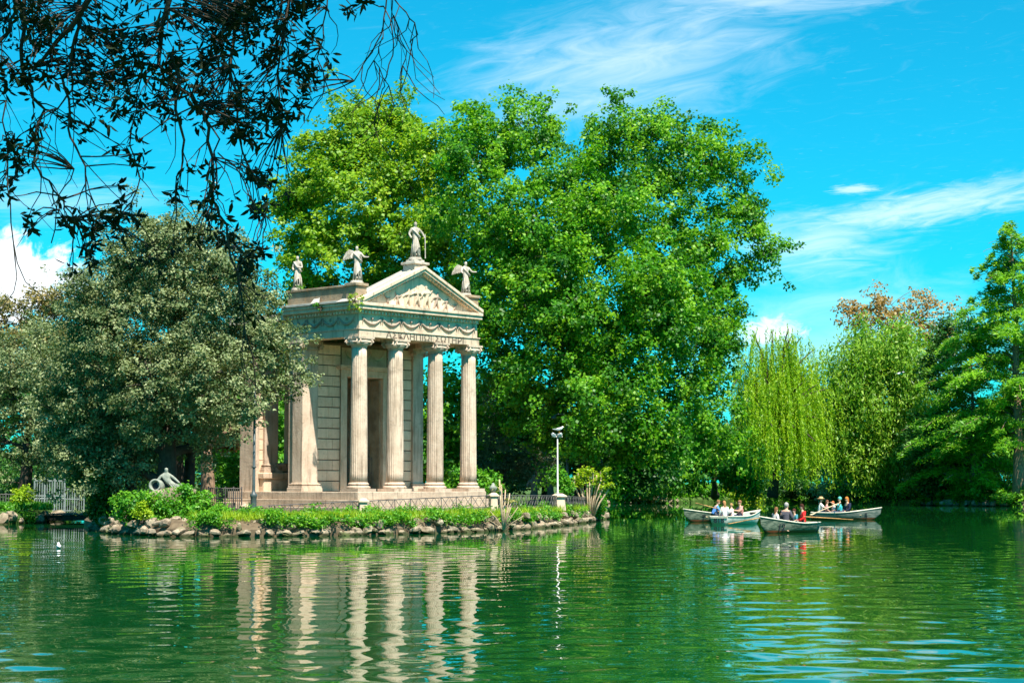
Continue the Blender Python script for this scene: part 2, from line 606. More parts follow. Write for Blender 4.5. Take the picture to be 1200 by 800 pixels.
isl_px = [(98, 92), (112, 84), (135, 77.5), (165, 74.5), (200, 73.2), (250, 72.6), (320, 73), (375, 73.8), (425, 75), (480, 76.6), (530, 78.6), (580, 81.2),
          (620, 85.5), (655, 92), (682, 99), (703, 107), (707, 114), (690, 124), (640, 130), (540, 133), (400, 131), (280, 125), (190, 116), (130, 106), (98, 92)]
isl = [(GX(p, y), y) for p, y in isl_px]
ICX, ICY = GX(400, 98), 98.0
island = land('island', isl, [(ICX, ICY)] * len(isl), lambda x, y: 0.62, gravel_soil)

# near bank under the overhanging tree, behind the photographer
nb_sh = [(-60, 9), (-20, 12.0), (-9, 12.3), (-4, 11.0), (0, 7), (6, 5.5), (20, 5), (60, 3)]
land('near_bank', nb_sh[::-1], [(x * 1.3, -55) for x, y in nb_sh][::-1], lambda x, y: 0.5, grass_soil)

# rocks: a handful of shapes, shared
rng = np.random.default_rng(7)
random.seed(7)
ROCKS = []
for k in range(6):
    bm = bmesh.new()
    bmesh.ops.create_icosphere(bm, subdivisions=2, radius=0.5)
    ph = rng.uniform(0, 6, (4, 3))
    for v in bm.verts:
        c = np.array(v.co)
        d = sum(math.sin(3.2 * (i * .6 + 1) * float(c @ np.cos(ph[i] * 3)) + ph[i][0]) * (0.26 / (1 + .3 * i)) for i in range(4))
        v.co *= 1 + d
        v.co.z *= 0.78
        # facet some sides
        for ax in range(3):
            lim = 0.42 + 0.05 * math.sin(ph[ax][1])
            v.co[ax] = max(-lim, min(lim, v.co[ax]))
    me = bpy.data.meshes.new('rock')
    bm.to_mesh(me)
    bm.free()
    me.materials.append(rock_mat)
    ROCKS.append(me)


def lay_rocks(parent, path, step, size, zlo, zhi, jit=0.35):
    out = []
    for i in range(len(path) - 1):
        a, b = Vector(path[i]), Vector(path[i + 1])
        L = (b - a).length
        n = max(1, int(L / step))
        nrm = Vector((-(b - a).y, (b - a).x)).normalized()
        for k in range(n):
            p = a.lerp(b, (k + random.random() * .8) / n) + nrm * random.uniform(-jit, jit)
            s = random.uniform(*size)
            o = link('rock', random.choice(ROCKS), None, parent, (p.x, p.y, random.uniform(zlo, zhi)),
                     (random.uniform(-.4, .4), random.uniform(-.4, .4), random.uniform(0, 6.3)),
                     (s * random.uniform(.8, 1.9), s * random.uniform(.7, 1.1), s * random.uniform(.6, 1.2)))
            out.append(o)
    return out


front = isl[1:17]
outer = [tuple(Vector(p) - (Vector((ICX, ICY)) - Vector(p)).normalized() * 0.10) for p in front]
lay_rocks(island, outer, 0.36, (0.22, 0.58), -0.04, 0.20, 0.14)
inn = [tuple(Vector(p) + (Vector((ICX, ICY)) - Vector(p)).normalized() * 0.34) for p in front]
lay_rocks(island, inn, 0.48, (0.22, 0.58), 0.36, 0.60, 0.30)
inn2 = [tuple(Vector(p) + (Vector((ICX, ICY)) - Vector(p)).normalized() * 1.1) for p in front]
lay_rocks(island, inn2, 0.7, (0.2, 0.55), 0.5, 0.72, 0.35)
gr = bpy.data.objects['ground']
lay_rocks(gr, far_shore[1:6], 0.8, (0.4, 0.9), 0.1, 0.45, 0.25)
lay_rocks(gr, far_shore[16:20], 1.1, (0.5, 1.1), 0.1, 0.5, 0.3)
lay_rocks(gr, [far_shore[10], far_shore[11], far_shore[12]], 1.3, (0.6, 1.3), 0.1, 0.5, 0.3)
# low retaining wall and pale path of the far shore
for i in range(12, 17):
    (x0, y0), (x1, y1) = far_shore[i], far_shore[i + 1]
mb = MB()
mb.add([(GX(1040, 186), 186, 0.72), (GX(1125, 178), 178, 0.72), (GX(1130, 184), 184, 0.80), (GX(1040, 193), 193, 0.80)], [(0, 1, 2, 3)])
mb.add([(GX(1040, 186), 186, 0.3), (GX(1125, 178), 178, 0.3), (GX(1125, 178), 178, 0.72), (GX(1040, 186), 186, 0.72)], [(0, 1, 2, 3)])
tag(mb.build('path', path_mat), kind='structure')


# ------------------------------------------------------------------ foliage machinery
def unit(v):
    return v / np.maximum(np.linalg.norm(v, axis=-1, keepdims=True), 1e-9)


def leaf_quads(P, N, T, L, Wd, fold=0.12):
    """diamond leaves: centres P, normals N, axes T, lengths and widths"""
    N = unit(N)
    T = unit(T - N * np.sum(T * N, -1, keepdims=True))
    B = np.cross(N, T)
    L = np.asarray(L).reshape(-1, 1)
    Wd = np.asarray(Wd).reshape(-1, 1)
    a = P - T * L * .5
    b = P + B * Wd * .5 + N * Wd * fold
    c = P + T * L * .5
    d = P - B * Wd * .5 + N * Wd * fold
    V = np.stack([a, b, c, d], 1).reshape(-1, 3)
    F = np.arange(len(V)).reshape(-1, 4)
    return V, F


def lobes_from_px(lst, Y, depth=1.0):
    out = []
    for l in lst:
        px, py, rx, ry = l[:4]
        yy = Y + (l[4] if len(l) > 4 else 0)
        c = W(px, py, yy)
        s = yy / FPX
        out.append((np.array(c), np.array([rx * s, (rx + ry) * .5 * s * depth, ry * s])))
    return out


def clumps(lobes, n, r, rmin=0.35, holes=0.3, seed=0, zmin=None, wob=0.22, sup=0):
    """clump centres through the outer volume of the lobes, with holes"""
    g = np.random.default_rng(seed)
    w = np.array([(rad[0] * rad[2] + rad[0] * rad[1]) for c, rad in lobes])
    idx = g.choice(len(lobes), size=n * 2, p=w / w.sum())
    d = unit(g.normal(size=(n * 2, 3)))
    ph = g.uniform(0, 6.28, (8, 1))
    K = g.normal(size=(8, 3)) * 2.6
    bump = np.sin(K @ d.T + ph).sum(0) / 8 ** .5
    rr = (rmin + (1 - rmin) * g.random(n * 2) ** .6) * (1 + wob * bump)
    C = np.array([lobes[i][0] for i in idx])
    R = np.array([lobes[i][1] for i in idx])
    P = C + d * rr[:, None] * R
    scale = np.mean([rad.mean() for c, rad in lobes])
    K2 = g.normal(size=(10, 3)) * (2.3 / max(scale * .55, .3))
    ph2 = g.uniform(0, 6.28, (10, 1))
    f = np.sin(K2 @ P.T + ph2).sum(0) / 10 ** .5
    keep = f > np.quantile(f, holes)
    if zmin is not None:
        keep &= P[:, 2] > zmin
    P, d = P[keep], d[keep]
    if sup:                               # boughs: clumps gathered round fewer centres
        ns_ = max(6, n // sup)
        P, d = P[:ns_], d[:ns_]
        k = g.integers(0, len(P), n)
        br = r * g.uniform(.9, 2.6, len(P))
        off = g.normal(size=(n, 3)) * br[k][:, None] * np.array([.62, .62, .52])
        return P[k] + off, unit(d[k] * .8 + unit(off) * .4)
    return P[:n], d[:n]


def leaves_on(P, D, per, spread, length, width, seed, up=0.7, out=0.6, flat=0.7, droop=0.0, tintvar=0.5):
    g = np.random.default_rng(seed + 99)
    n = len(P)
    cs = g.uniform(.6, 1.35, n)
    k = np.maximum(3, (per * cs ** 1.5 * g.uniform(.6, 1.4, n)).astype(int))
    ci = np.repeat(np.arange(n), k)
    m = len(ci)
    off = unit(g.normal(size=(m, 3))) * (g.random((m, 1)) ** .5) * (spread * cs[ci])[:, None]
    off[:, 2] *= flat
    Q = P[ci] + off
    N = g.normal(size=(m, 3)) * .75 + D[ci] * out + unit(off) * .35
    N[:, 2] += up
    T = g.normal(size=(m, 3)) + unit(off) * .8
    T[:, 2] -= droop
    L = length * g.uniform(.65, 1.3, m)
    V, F = leaf_quads(Q, N, T, L, L * width)
    ct = g.random(n)
    tint = np.clip(.5 + (ct[ci] - .5) * tintvar * 1.2 + g.normal(0, .17, m), 0, 1)
    return V, F, tint


def curve_pts(a, b, n, bow, g, wig=0.06):
    a, b = np.array(a, float), np.array(b, float)
    L = np.linalg.norm(b - a)
    t = np.linspace(0, 1, n)[:, None]
    p = a * (1 - t) + b * t
    p = p + np.array(bow)[None] * (4 * t * (1 - t)) * L
    j = g.normal(size=(n, 3)) * wig * L / n
    j[0] = 0
    return p + np.cumsum(j, 0) * (1 - t * .3)


def skeleton(mb, base, fork, lobes, P, r0, g, twigs=220, tw_r=0.05):
    """trunk to the fork, a limb to every lobe, twigs to a share of the clumps"""
    base, fork = np.array(base, float), np.array(fork, float)
    trunk = curve_pts(base, fork, 7, (0.02, 0, 0), g, .05)
    rad = np.linspace(r0 * 1.25, r0 * .72, 7)
    rad[0] *= 1.35
    mb.tube(trunk, rad, 10)
    nodes = [trunk[2:]]
    nrad = [rad[2:]]
    order = sorted(range(len(lobes)), key=lambda i: np.linalg.norm(lobes[i][0] - fork))
    for q, i in enumerate(order):
        c, R = lobes[i]
        allp = np.concatenate(nodes)
        allr = np.concatenate(nrad)
        cost = np.linalg.norm(allp - c, axis=1) + np.maximum(0, allp[:, 2] - c[2] + .3) * 1.5
        j = int(np.argmin(cost))
        s = allp[j]
        L = np.linalg.norm(c - s)
        if L < .3:
            continue
        rs = min(allr[j] * .8, r0 * .62)
        pts = curve_pts(s, c + g.normal(size=3) * R * .15, 7, (0, 0, .07), g, .16)
        rr = np.linspace(rs, max(rs * .4, .03), 7)
        mb.tube(pts, rr, 7)
        nodes.append(pts[1:])
        nrad.append(rr[1:])
    allp = np.concatenate(nodes)
    allr = np.concatenate(nrad)
    sel = g.choice(len(P), size=min(twigs, len(P)), replace=False)
    for i in sel:
        c = P[i]
        j = int(np.argmin(np.linalg.norm(allp - c, axis=1) + np.maximum(0, allp[:, 2] - c[2]) * .7))
        pts = curve_pts(allp[j], c, 5, (0, 0, .08), g, .16)
        rs = min(allr[j] * .6, tw_r)
        mb.tube(pts, np.linspace(rs, rs * .3, 5), 4, cap=False)


def tree(name, label, base, fork, lobes, n, per, spread, leaf, width, mat, bk, r0, seed, group=None, cat='tree', rmin=.35, holes=.3, twigs=220,
         tw_r=.05, up=.7, out=.6, flat=.7, droop=0, wob=.22, zmin=None, tintvar=.5, sup=0):
    g = np.random.default_rng(seed)
    root = empty(name, base)
    b = np.array(base, float)
    P, D = clumps(lobes, n, spread, rmin, holes, seed, zmin, wob, sup)
    mb = MB()
    skeleton(mb, base, fork, lobes, P, r0, g, twigs, tw_r)
    mb.v = [tuple(np.array(v) - b) for v in mb.v]
    mb.build('trunk', bk, root, smooth=True, fix=False)
    V, F, t = leaves_on(P, D, per, spread, leaf, width, seed, up, out, flat, droop, tintvar)
    link('crown', np_mesh('crown', V - b, F, t), mat, root)
    tag(root, label, cat, group)
    return root


def shrub(name, label, base, lobes, n, per, spread, leaf, width, mat, seed, cat='shrub', group=None, bk=None, stems=6, holes=.15, up=.7, droop=0, rmin=.45):
    g = np.random.default_rng(seed)
    root = empty(name, base)
    b = np.array(base, float)
    P, D = clumps(lobes, n, spread, rmin, holes, seed)
    V, F, t = leaves_on(P, D, per, spread, leaf, width, seed, up, .6, .8, droop)
    link('foliage', np_mesh('foliage', V - b, F, t), mat, root)
    mb = MB()
    for k in range(stems):
        c = lobes[k % len(lobes)][0] + g.normal(size=3) * .2
        mb.tube(curve_pts(np.array([g.normal(0, .12), g.normal(0, .12), -.1]), c - b, 5, (0, 0, .05), g, .1), np.linspace(.045, .015, 5), 5)
    mb.build('stem', bk or bark, root, smooth=True, fix=False)
    tag(root, label, cat, group)
    return root


# ------------------------------------------------------------------ skin figures and lettering
def realise(o):
    dg = bpy.context.evaluated_depsgraph_get()
    dg.update()
    me = bpy.data.meshes.new_from_object(o.evaluated_get(dg))
    return me


def skin_mesh(joints, edges, root=0, sub=1):
    """joints: list of (x, y, z, rx, ry); one continuous skinned surface"""
    me = bpy.data.meshes.new('skin')
    me.from_pydata([j[:3] for j in joints], edges, [])
    o = bpy.data.objects.new('skin', me)
    COL.objects.link(o)
    o.modifiers.new('s', 'SKIN').use_smooth_shade = True
    for i, sv in enumerate(me.skin_vertices[0].data):
        j = joints[i]
        sv.radius = (j[3], j[4] if len(j) > 4 else j[3])
        sv.use_root = (i == root)
    if sub:
        m = o.modifiers.new('d', 'SUBSURF')
        m.levels = sub
        m.render_levels = sub
    r = realise(o)
    bpy.data.objects.remove(o)
    bpy.data.meshes.remove(me)
    r.polygons.foreach_set('use_smooth', [True] * len(r.polygons))
    return r


def text_mesh(body, size, extrude=0.004, align='CENTER'):
    cu = bpy.data.curves.new('t', 'FONT')
    cu.body = body
    cu.size = size
    cu.extrude = extrude
    cu.align_x = align
    cu.resolution_u = 3
    cu.offset = size * .018
    o = bpy.data.objects.new('t', cu)
    COL.objects.link(o)
    me = realise(o)
    bpy.data.objects.remove(o)
    bpy.data.curves.remove(cu)
    return me


# ------------------------------------------------------------------ the temple (local x along the front, local y into the depth)
TA = math.radians(47.7)
TC = Vector((GX(420, 84), 84.0, 0))
temple = empty('temple', TC, TA)
tag(temple, 'small classical stone temple with four ionic columns and a carved pediment on the island', 'temple')


def T(u, v, z=0.0):
    c, s = math.cos(TA), math.sin(TA)
    return Vector((TC.x + u * c - v * s, TC.y + u * s + v * c, z))


ZS, ZA = 1.71, 8.79          # stylobate top, underside of the architrave
CU = [0.0, 2.30, 4.95, 7.25]
UE = 7.25
# steps and stylobate
for k, (o_, z0, z1) in enumerate(((0.62, 1.36, ZS), (0.95, 1.02, 1.36), (1.28, 0.55, 1.02))):
    mb = MB().box(-o_, UE + o_, -o_, 8.6, z0, z1)
    mb.build('step', step_stone, temple, bevel=0.02)
mb = MB().box(-1.75, 1.6, 6.6, 8.9, 0.5, 1.2)
mb.build('side_plinth', step_stone, temple, bevel=0.02)

# column: shaft with flutes, attic base, capital with four corner volutes
NF = 24


def flute(r, z, a):
    return r * (1 - 0.062 * abs(math.sin(a * NF / 2)) ** 0.8)


prof = []
for i in range(15):
    t = i / 14
    r = 0.405 - 0.062 * t ** 1.7
    prof.append((r, ZS + 0.40 + t * (ZA - 0.50 - ZS - 0.40)))
shaft_me = MB().lathe(prof, NF * 6, rfun=flute).mesh('column', smooth=True)
shaft_me.materials.append(column_stone)
bp = [(0.54, ZS + .14), (0.555, ZS + .18), (0.55, ZS + .23), (0.50, ZS + .26), (0.455, ZS + .28), (0.45, ZS + .31), (0.485, ZS + .33), (0.49, ZS + .36),
      (0.46, ZS + .385), (0.425, ZS + .41), (0.415, ZS + .44)]
mb = MB().box(-.57, .57, -.57, .57, ZS - .003, ZS + .14)
mb.lathe(bp, 36)
base_me = mb.mesh('base', smooth=False)
base_me.materials.append(column_stone)
mb = MB()
zc = ZA - 0.5
mb.lathe([(.345, zc), (.375, zc + .03), (.36, zc + .06), (.43, zc + .12), (.47, zc + .2), (.45, zc + .26), (.40, zc + .3)], 32)
mb.prism([(-.50, -.50), (0, -.43), (.50, -.50), (.43, 0), (.50, .50), (0, .43), (-.50, .50), (-.43, 0)], 'z', zc + .40, zc + .497)
mb.prism([(-.44, -.44), (0, -.40), (.44, -.44), (.40, 0), (.44, .44), (0, .40), (-.44, .44), (-.40, 0)], 'z', zc + .27, zc + .40)
for q in range(4):
    a = math.pi / 4 + q * math.pi / 2
    for da in (-.36, .36):        # the two faces of each corner scroll
        dx, dy = math.cos(a), math.sin(a)
        ex, ey = math.cos(a + da), math.sin(a + da)
        cx, cy, cz = dx * .50 + (-dy) * math.copysign(.045, da), dy * .50 + dx * math.copysign(.045, da), zc + .235
        pts, rad = [], []
        for i in range(26):
            th = i / 25 * 4.2 * math.pi
            rr = .155 * (1 - i / 29)
            pts.append((cx + ex * rr * math.cos(th), cy + ey * rr * math.cos(th), cz + rr * math.sin(th)))
            rad.append(.036 * (1 - i / 40))
        mb.tube(pts, rad, 5)
    dx, dy = math.cos(a), math.sin(a)
    mb.tube([(dx * .50 - dy * s, dy * .50 + dx * s, zc + .235) for s in (-.05, .05)], .12, 14)
    b2 = a + math.pi / 4
    mb.tube([(math.cos(b2) * .43 - math.sin(b2) * s, math.sin(b2) * .43 + math.cos(b2) * s, zc + .24 + .02 * math.cos(s * 4)) for s in (-.3, -.1, .1, .3)], .05, 6)
cap_me = mb.mesh('capital')
cap_me.materials.append(column_stone)
for u in CU:
    c = link('column', shaft_me, None, temple, (u, 0, 0), (0, 0, u))
    link('base', base_me, None, c, (0, 0, 0), (0, 0, -u))
    link('capital', cap_me, None, c, (0, 0, 0), (0, 0, -u))


def pilaster(name, u0, u1, v0, v1, z0=ZS, zt=ZA, parent=temple, cap=True, proud=0.09):
    """square pier with moulded base and capital"""
    p = MB().box(u0, u1, v0, v1, z0 + .4, zt - (.42 if cap else 0)).build(name, column_stone, parent, bevel=.012)
    b = MB().box(u0 - .17, u1 + .17, v0 - .17, v1 + .17, z0 - .002, z0 + .17)
    b.box(u0 - .14, u1 + .14, v0 - .14, v1 + .14, z0 + .17, z0 + .25).box(u0 - .08, u1 + .08, v0 - .08, v1 + .08, z0 + .25, z0 + .32)
    b.box(u0 - .11, u1 + .11, v0 - .11, v1 + .11, z0 + .32, z0 + .37).box(u0 - .04, u1 + .04, v0 - .04, v1 + .04, z0 + .37, z0 + .41)
    b.build('base', column_stone, p, bevel=.012)
    if cap:
        c = MB().box(u0 - .05, u1 + .05, v0 - .05, v1 + .05, zt - .42, zt - .33).box(u0 - .02, u1 + .02, v0 - .02, v1 + .02, zt - .33, zt - .22)
        c.box(u0 - .10, u1 + .10, v0 - .10, v1 + .10, zt - .22, zt - .12).box(u0 - .15, u1 + .15, v0 - .15, v1 + .15, zt - .12, zt - .003)
        for (x, y, ax) in ((u0 - .1, v0 - .06, 'y'), (u1 + .1, v0 - .06, 'y'), (u0 - .06, v0 - .1, 'x'), (u0 - .06, v1 + .1, 'x')):
            d = Vector((0, .09, 0)) if ax == 'y' else Vector((.09, 0, 0))
            ctr = Vector((x, y, zt - .27))
            pts = []
            for i in range(20):
                th = i / 19 * 3.6 * math.pi
                rr = .13 * (1 - i / 24)
                pts.append((ctr.x + (rr * math.cos(th) if ax == 'y' else -.06), ctr.y + (-.06 if ax == 'y' else rr * math.cos(th)), ctr.z + rr * math.sin(th)))
            c.tube(pts, .03, 5)
            c.tube([ctr - d * .6, ctr + d], .10, 12)
        c.build('capital', column_stone, p)
    return p


# antae of the cella front and the free pier of the open side bay
pilaster('anta', -.37, .60, 3.47, 4.18)
MB().box(-.25, .5, 4.185, 4.60, ZS, ZA - .003).build('anta_return', column_stone, temple, bevel=.012)
pilaster('anta', UE - .35, UE + .37, 3.47, 4.18)
MB().box(UE - .3, UE + .25, 4.185, 4.60, ZS, ZA - .003).build('anta_return', column_stone, temple, bevel=.012)
pilaster('pier', -.37, .05, 7.06, 8.03, 1.25)
pilaster('pier', .30, 1.13, 6.95, 7.9, 2.62)
MB().box(.055, .296, 7.12, 7.9, 1.25, ZA - .3).build('pier_core', joint_mat, temple)
blk = MB().box(-.5, .5, -.5, .5, -.5, .5).mesh('block', bevel=0.035)
blk.materials.append(block_stone)
for k in range(13):
    link('block', blk, None, temple, (.175, 7.17, 1.5 + .5 * k + .25 + .2), None, (.236, .14, .47))
MB().box(.06, 2.6, 6.72, 7.6, 1.25, 2.30).build('bench', travertine, temple, bevel=.03)
MB().box(-.02, 2.7, 6.62, 7.65, 2.30, 2.617).build('bench_slab', travertine, temple, bevel=.05)

# cella: front wall with door opening, laid in blocks
D0, D1, ZD = 2.51, 4.89, 7.22
core = MB()
core.box(.602, D0 - .3, 3.66, 4.45, ZS, ZA - .002).box(D1 + .3, UE - .352, 3.66, 4.45, ZS, ZA - .002).box(D0 - .298, D1 + .298, 3.66, 4.45, ZD + .34, ZA - .002)
wall = core.build('cella_wall', joint_mat, temple)
CH = 0.50
nz = int((ZA - ZS) / CH)
for k in range(nz + 1):
    z0 = ZS + k * CH
    z1 = min(z0 + CH, ZA - .01)
    if z1 - z0 < .1:
        continue
    for (a, b) in ((.605, D0 - .40), (D1 + .40, UE - .355)):
        cut = a + (b - a) * (.48 if k % 2 else .66) + random.uniform(-.04, .04)
        for (p, q) in ((a, cut), (cut, b)):
            g_ = .014
            link('block', blk, None, wall, ((p + q) / 2, 3.66 + random.uniform(-.006, .006), (z0 + z1) / 2), None, (q - p - g_, .16, z1 - z0 - g_ * 3.4))
room = MB()
room.box(1.8, D0 - .31, 4.46, 7.0, ZS, ZA - .01).box(D1 + .31, 5.6, 4.46, 7.0, ZS, ZA - .01).box(1.8, 5.6, 7.01, 7.3, ZS, ZA - .01)
room.build('cella_room', travertine, temple)
MB().box(2.25, 5.15, 6.85, 6.98, ZS, ZA - .02).build('room_dark_sheet', dark_room, temple)  # dark sheet painting in the shade at the back of the room
fr = MB()
fr.box(D0 - .38, D0, 3.52, 4.44, ZS, ZD).box(D1, D1 + .38, 3.52, 4.44, ZS, ZD).box(D0 - .38, D1 + .38, 3.52, 4.44, ZD + .002, ZD + .33)
fr.box(D0 - .44, D0 - .26, 3.48, 3.519, ZS, ZD + .33).box(D1 + .26, D1 + .44, 3.48, 3.519, ZS, ZD + .33).box(D0 - .258, D1 + .258, 3.48, 3.519, ZD + .16, ZD + .33)
fr.box(D0 - .62, D1 + .62, 3.30, 3.62, ZD + .335, ZD + .42).box(D0 - .70, D1 + .70, 3.20, 3.62, ZD + .421, ZD + .53)
door = fr.build('door_frame', travertine, temple, bevel=.008)
for k in range(3):     # carved garlands over the door
    uc = D0 + .35 + k * .84
    pts = [(uc + .40 * math.cos(t), 3.60, ZD + 1.25 - .34 * math.sin(t)) for t in np.linspace(0, math.pi, 9)]
    MB().tube(pts, [.035, .05, .065, .08, .085, .08, .065, .05, .035], 6).build('swag', travertine, door, smooth=True)
MB().box(D0 - .3, D1 + .3, 3.60, 3.659, ZD + .55, ZD + 1.40).build('carved_panel', travertine, door, bevel=.01)
MB().box(4.80, 4.885, 3.70, 4.42, ZS, ZD - .1).build('door_reveal', parapet_stone, door, bevel=.01)
gate = empty('gate_leaf')
gate.parent = temple
gate.location = (4.7, 4.1, ZS)
gate.rotation_euler = (0, 0, math.radians(148))
gb = MB().tube([(0, 0, 0), (0, 0, 1.05)], .012, 5).mesh('bar')
gb.materials.append(iron)
for k in range(9):
    link('bar', gb, None, gate, (k * .13, 0, .05), None, (1, 1, 1.55 + .25 * math.sin(k / 8 * math.pi)))
for z in (.12, .9, 1.6):
    MB().tube([(0, 0, z), (1.05, 0, z)], .02, 5).build('rail', iron, gate)

# entablature
ent = empty('entablature')
ent.parent = temple
VB = 4.62
O = .32


def ring(mb, o, z0, z1, w=.72, vb=VB):
    mb.box(-o, UE + o, -o, -o + w, z0, z1)
    mb.box(-o, -o + w, -o + w + .001, vb, z0, z1)
    mb.box(UE + o - w, UE + o, -o + w + .001, vb, z0, z1)


arch = MB()
ring(arch, O + .05, ZA, ZA + .32)
ring(arch, O + .09, ZA + .321, ZA + .385)
arch_o = arch.build('architrave', entab_stone, ent, bevel=.008)
frz = MB()
ring(frz, O - .02, ZA + .386, ZA + 1.06)
frz_o = frz.build('frieze', entab_stone, ent)
MB().box(-O + .1, UE + O - .1, -O + .1, VB, ZA + .25, ZA + .36).build('soffit', travertine, ent)
cor = MB()
V2 = VB + .1
for (o_, z0, z1) in ((O + .04, ZA + 1.061, ZA + 1.12), (O + .10, ZA + 1.20, ZA + 1.25), (O + .27, ZA + 1.251, ZA + 1.42), (O + .33, ZA + 1.421, ZA + 1.56)):
    cor.box(-o_, UE + min(o_, O + .05), -o_, V2, z0, z1)
cor.box(-O - .02, UE + O + .02, -O - .02, V2, ZA + 1.121, ZA + 1.199)
cor_o = cor.build('cornice', entab_stone, ent, bevel=.01)
dm = MB()
zz0, zz1 = ZA + 1.075, ZA + 1.199
d_ = .10
for k in range(int((UE + 2 * O) / .21)):
    u = -O + .06 + k * .21
    dm.box(u, u + .12, -O - .021 - d_, -O - .022, zz0, zz1)
for k in range(int((VB + O) / .21)):
    v = -O + .06 + k * .21
    dm.box(-O - .021 - d_, -O - .022, v, v + .12, zz0, zz1)
tag(dm.build('dentil_row', entab_stone, cor_o), kind='stuff')


def swag_on(parent, a, b, z, depth_axis, face, n=9):
    pts, rad = [], []
    for i in range(n):
        t = i / (n - 1)
        s = a + (b - a) * t
        zz = z - .30 * math.sin(math.pi * t) ** .8
        p = (s, face, zz) if depth_axis == 'v' else (face, s, zz)
        pts.append(p)
        rad.append(.028 + .042 * math.sin(math.pi * t) + .008 * (i % 2))
    m = MB().tube(pts, rad, 6)
    for e in (a, b):                       # ribbon ends and the disc they hang from
        q = (lambda s, zz: (s, face, zz)) if depth_axis == 'v' else (lambda s, zz: (face, s, zz))
        m.tube([q(e, z + .05), q(e + (.03 if e == a else -.03), z - .12), q(e, z - .30)], [.045, .03, .012], 5)
    mid = (a + b) / 2
    m.tube([q(mid - .03, z - .05), q(mid + .03, z - .05)], .075, 10)
    return m.build('swag', swag_stone, parent, smooth=True)


ns = 6
sp = (UE + .30) / ns
for k in range(ns):
    swag_on(frz_o, -.15 + k * sp + .05, -.15 + (k + 1) * sp - .05, ZA + .90, 'v', -O - .005)
for k in range(4):
    swag_on(frz_o, -.05 + k * 1.12 + .05, -.05 + (k + 1) * 1.12 - .05, ZA + .90, 'u', -O - .005)
letter_mat = plain_mat('dark_letter', (0.15, 0.11, 0.08), 0.9, 0.2)  # one dark tone for all the letters
for body, uc in (('\u0391\u03a3\u039a\u039b\u0397\u03a0\u0399\u03a9\u0399', 2.85), ('\u03a3\u03a9\u03a4\u0397\u03a1\u0399', 5.55)):
    me = text_mesh(body, .40, .004)
    xs = [v.co.x for v in me.vertices]
    wdt = max(xs) - min(xs)
    target = 3.0 if len(body) > 7 else 1.95
    link('inscription', me, letter_mat, arch_o, (uc, -O - .052, ZA + .03), (math.pi / 2, 0, 0), (target / wdt, 1, 1))

# pediment and roof
ped = empty('pediment')
ped.parent = temple
UM = UE / 2
E0 = -O - .33
UR = UE + O + .06            # the right-hand end is cut back almost flush
ZC = ZA + 1.561
ZT = 12.33
SL = (ZT - ZC - .06) / (UM - E0)


def zr(u):
    return ZC + .06 + SL * (u - E0 if u <= UM else (UE - E0) - u)


tym = MB().prism([(E0 + .5, ZC), (UE - E0 - .5, ZC), (UM, ZT - .5)], 'y', -.28, .1).build('tympanum', entab_stone, ped)
for s in (0, 1):
    def uu(u):
        return u if s == 0 else UE - u
    rk = MB()
    E1 = E0 if s == 0 else UE - UR
    for (v0, v1, t0, t1) in ((-O - .33, -.25, 0.0, -.14), (-O - .27, -.25, -.141, -.27), (-O - .08, -.25, -.271, -.36)):
        zt_ = [zr(E1) + t0, zr(UM) + t0, zr(UM) + t1]
        if zr(E1) + t1 >= ZC + .002:
            low_ = [(uu(E1), zr(E1) + t1)]
        else:
            low_ = [(uu(E0 + (-t1 - .056) / SL), ZC + .002)] + ([(uu(E1), ZC + .002)] if zr(E1) + t0 > ZC + .003 else [])
        u0_ = E1 if zr(E1) + t0 > ZC + .003 else E0 + (-t0 - .056) / SL
        rk.prism([(uu(u0_), max(ZC + .002, zr(u0_) + t0)), (uu(UM), zt_[1]), (uu(UM), zt_[2])] + low_, 'y', v0, v1)
    rk_o = rk.build('raking_cornice', entab_stone, ped)
    dm = MB()
    for k in range(19):
        u = E0 + .95 + k * .195
        if u > UM - .15:
            break
        z = zr(u) - .36
        dm.prism([(uu(u), z + .085), (uu(u + .11), z + .085 + SL * .11), (uu(u + .11), z - .0 + SL * .11), (uu(u), z)], 'y', -O - .19, -O - .081)
    tag(dm.build('dentil_row', entab_stone, rk_o), kind='stuff')


def relief(parent, u, z, h, lean, seated=False):
    """low-relief figure against the tympanum"""
    g = random.Random(int(u * 100))
    j = [(0, 0, .42 * h, .11 * h, .07 * h), (lean * .1, 0, .62 * h, .12 * h, .07 * h), (lean * .16, 0, .76 * h, .05 * h, .05 * h), (lean * .2, 0, .90 * h, .075 * h, .07 * h),
         (-.10 * h, 0, .22 * h, .08 * h, .05 * h), (-.14 * h - lean * .1, 0, 0.0, .06 * h, .05 * h), (.10 * h, 0, .22 * h, .08 * h, .05 * h), (.16 * h, 0, 0.0, .06 * h, .05 * h),
         (-.2 * h, 0, .58 * h, .045 * h, .04 * h), (-.34 * h, 0, .45 * h + g.uniform(-.1, .25) * h, .035 * h, .03 * h),
         (.2 * h, 0, .60 * h, .045 * h, .04 * h), (.36 * h, 0, .55 * h + g.uniform(-.15, .25) * h, .035 * h, .03 * h)]
    e = [(0, 1), (1, 2), (2, 3), (0, 4), (4, 5), (0, 6), (6, 7), (1, 8), (8, 9), (1, 10), (10, 11)]
    me = skin_mesh(j, e, 0, 1)
    return link('relief_figure', me, swag_stone if int(u * 10) % 2 else entab_stone, parent, (u, -.30, z), None, (1, .8, 1))


for (u, h, l) in ((1.5, .5, -1.2), (2.15, .72, -.8), (2.8, .95, .4), (3.4, 1.15, .2), (4.05, 1.2, -.2), (4.7, .95, .6), (5.35, .68, .9), (5.95, .45, 1.2)):
    relief(tym, u, ZC + .01, h, l)

